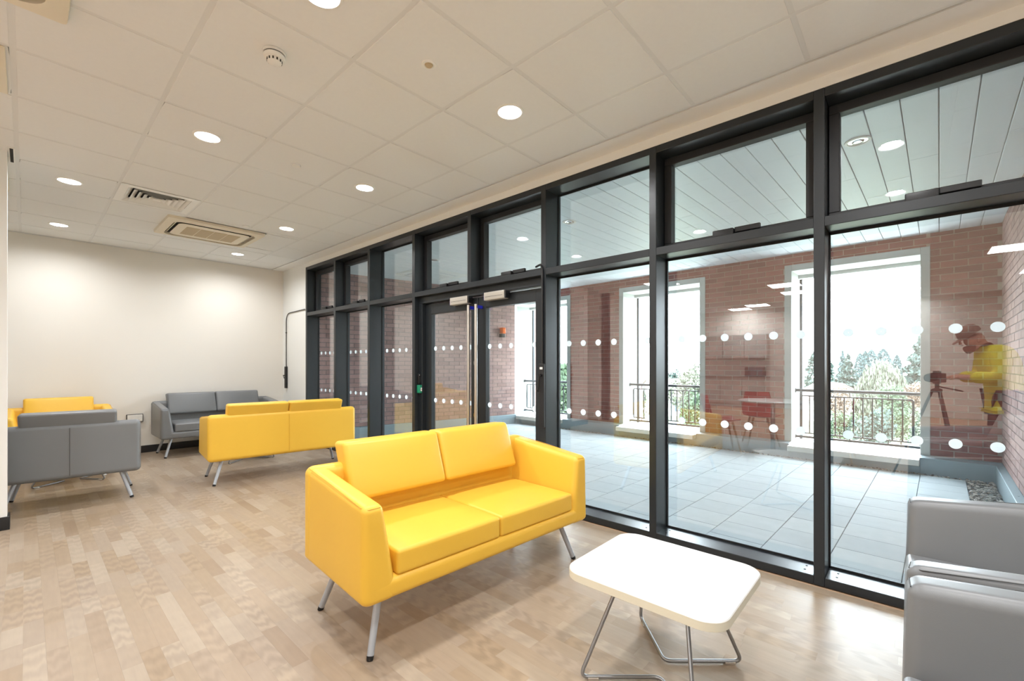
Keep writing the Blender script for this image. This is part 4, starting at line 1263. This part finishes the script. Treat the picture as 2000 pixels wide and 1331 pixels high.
ED = [('pel', 'sp'), ('sp', 'ch'), ('ch', 'nk'), ('nk', 'nk2'), ('nk2', 'hd'), ('hd', 'hd2'), ('ch', 'shL'), ('shL', 'elL'), ('elL', 'wrL'), ('wrL', 'haL'), ('ch', 'shR'), ('shR', 'elR'), ('elR', 'wrR'), ('wrR', 'haR'),
      ('pel', 'hiL'), ('hiL', 'knL'), ('knL', 'anL'), ('anL', 'toL'), ('pel', 'hiR'), ('hiR', 'knR'), ('knR', 'anR'), ('anR', 'toR')]
keys = list(PV)
V = [PV[k] for k in keys]; RR = [PR[k] for k in keys]; EE = [(keys.index(a), keys.index(b_)) for a, b_ in ED]
for s, h_ in ((-1, 'haL'), (1, 'haR')):
    hv = Vector(PV[h_]); hi = keys.index(h_)
    for k in range(4):
        off = (k - 1.5) * .019; ln = (.030, .036, .033, .026)[k]
        p1 = hv + Vector((off, .03, .004)); p2 = p1 + Vector((0, ln * .8, -.01)); p3 = p2 + Vector((0, ln * .4, -.024))
        b0 = len(V); V += [tuple(p1), tuple(p2), tuple(p3)]; RR += [.0095, .0085, .0075]; EE += [(hi, b0), (b0, b0 + 1), (b0 + 1, b0 + 2)]
    p1 = hv + Vector((-s * .036, 0, -.008)); p2 = p1 + Vector((-s * .012, .03, -.012))
    b0 = len(V); V += [tuple(p1), tuple(p2)]; RR += [.011, .009]; EE += [(hi, b0), (b0, b0 + 1)]
person = skin_obj('person', V, EE, RR, 'skin')
person.location = (-0.34, -0.735, 0); person.rotation_euler = (0, 0, R(-12))
tag(person, 'person in yellow jacket and cap bending over a camera tripod, reflected in the glass', 'person')
def sub(keys_, grow, name, m, extra=None):
    V_ = [PV[k] for k in keys_]; R_ = []
    for k in keys_:
        r_ = PR[k]; r_ = r_ if isinstance(r_, tuple) else (r_, r_); R_.append((r_[0] + grow, r_[1] + grow))
    E_ = [(keys_.index(a), keys_.index(b_)) for a, b_ in ED if a in keys_ and b_ in keys_]
    return skin_obj(name, V_, E_, R_, m, person)
PV2 = dict(PV)
PV['hem'] = (0, -.01, .80); PR['hem'] = .145; ED.append(('pel', 'hem'))
sub(['pel', 'hem', 'sp', 'ch', 'nk', 'shL', 'elL', 'wrL', 'shR', 'elR', 'wrR'], .034, 'jacket', 'hi_vis')
sub(['pel', 'hiL', 'knL', 'anL', 'hiR', 'knR', 'anR'], .018, 'trousers', 'trousers')
sub(['anL', 'toL'], .018, 'shoe', 'boot'); sub(['anR', 'toR'], .018, 'shoe', 'boot')
hc_ = Vector(PV['hd2'])
cap = MB().lathe([(.098, 0), (.102, .03), (.085, .075), (.05, .10), (.001, .108)], 24)
cap.prism([(.07 * math.cos(a) * 1.2, .06 + .11 * max(0, math.sin(a))) for a in [math.pi * k / 12 for k in range(13)]], -.002, .006)
co = cap.build('cap', 'cap_cloth', person); co.location = hc_ + Vector((0, -.005, .0)); co.rotation_euler = (R(-38), 0, 0)
face = MB().hexa([(-.012, .0, -.02), (-.008, .0, .03), (-.012, .03, -.02), (-.004, .008, .03), (.012, .0, -.02), (.008, .0, .03), (.012, .03, -.02), (.004, .008, .03)], .006, 2, 1)
fo = face.build('nose', 'skin', person); fo.location = Vector(PV['hd']) + Vector((0, .105, -.01)); fo.rotation_euler = (R(-30), 0, 0)
bd = MB().hexa([(-.055, -.02, -.07), (-.07, -.04, .0), (-.04, .05, -.085), (-.055, .055, .0), (.055, -.02, -.07), (.07, -.04, .0), (.04, .05, -.085), (.055, .055, .0)], .025, 3, 2).build('beard', 'beard', person)
bd.location = Vector(PV['hd']) + Vector((0, .045, -.045)); bd.rotation_euler = (R(-25), 0, 0)
for s in (-1, 1):
    e = MB().lathe([(.001, -.008), (.008, -.004), (.009, 0), (.006, .006), (.001, .008)], 10).build('eye', 'table_white', person); e.location = Vector(PV['hd']) + Vector((s * .033, .096, .03))
    e = MB().lathe([(.001, -.03), (.014, -.02), (.016, .01), (.008, .03), (.001, .032)], 10).build('ear', 'skin', person); e.location = Vector(PV['hd']) + Vector((s * .09, -.005, .01))
MB().soft(-.026, .026, -.005, .005, -.005, .005, .004, 1).build('mouth', 'chair_red', person, loc=Vector(PV['hd']) + Vector((0, .098, -.045)))
# tripod with camera
TX, TY = -0.17, -0.21
root = empty('tripod', (TX, TY, 0))
for k in range(3):
    a = R(95 + 120 * k)
    ft = Vector((.36 * math.cos(a), .36 * math.sin(a), 0)); tp = Vector((.035 * math.cos(a), .035 * math.sin(a), .98))
    lg = MB().tube([ft + Vector((0, 0, .012)), ft.lerp(tp, .5)], .010, 10).tube([ft.lerp(tp, .45), tp], .014, 10).build('leg', 'black_plastic', root)
    MB().lathe([(.013, 0), (.015, .012), (.011, .03)], 10, tuple(ft), True).build('foot', 'rubber', lg)
MB().lathe([(.04, .955), (.045, .975), (.04, .99), (.018, 1.0), (.018, 1.045), (.035, 1.05), (.035, 1.06)], 20, cap0=True, cap1=True).build('head', 'black_plastic', root)
MB().tube([(0, 0, 1.02), (-.05, -.2, .97)], .008, 8).build('pan_handle', 'black_plastic', root)
tag(root, 'black camera tripod standing in front of the person in yellow jacket', 'tripod')
root = empty('camera_body', (TX, TY, 1.06), -TH)
MB().soft(-.07, .07, -.035, .035, 0, .10, .012, 2).soft(-.025, .025, -.03, .03, .095, .125, .01, 2).build('body', 'black_plastic', root)
ln = MB().lathe([(.036, 0), (.038, .03), (.041, .06), (.041, .085), (.034, .085)], 24, cap0=True).build('lens', 'black_plastic', root); ln.location = (0, .03, .05); ln.rotation_euler = (R(-90), 0, 0)
gl_ = MB().lathe([(.001, .075), (.034, .078)], 20).build('front_element', 'pane_dark', ln)
tag(root, 'black photo camera mounted on the tripod', 'camera')
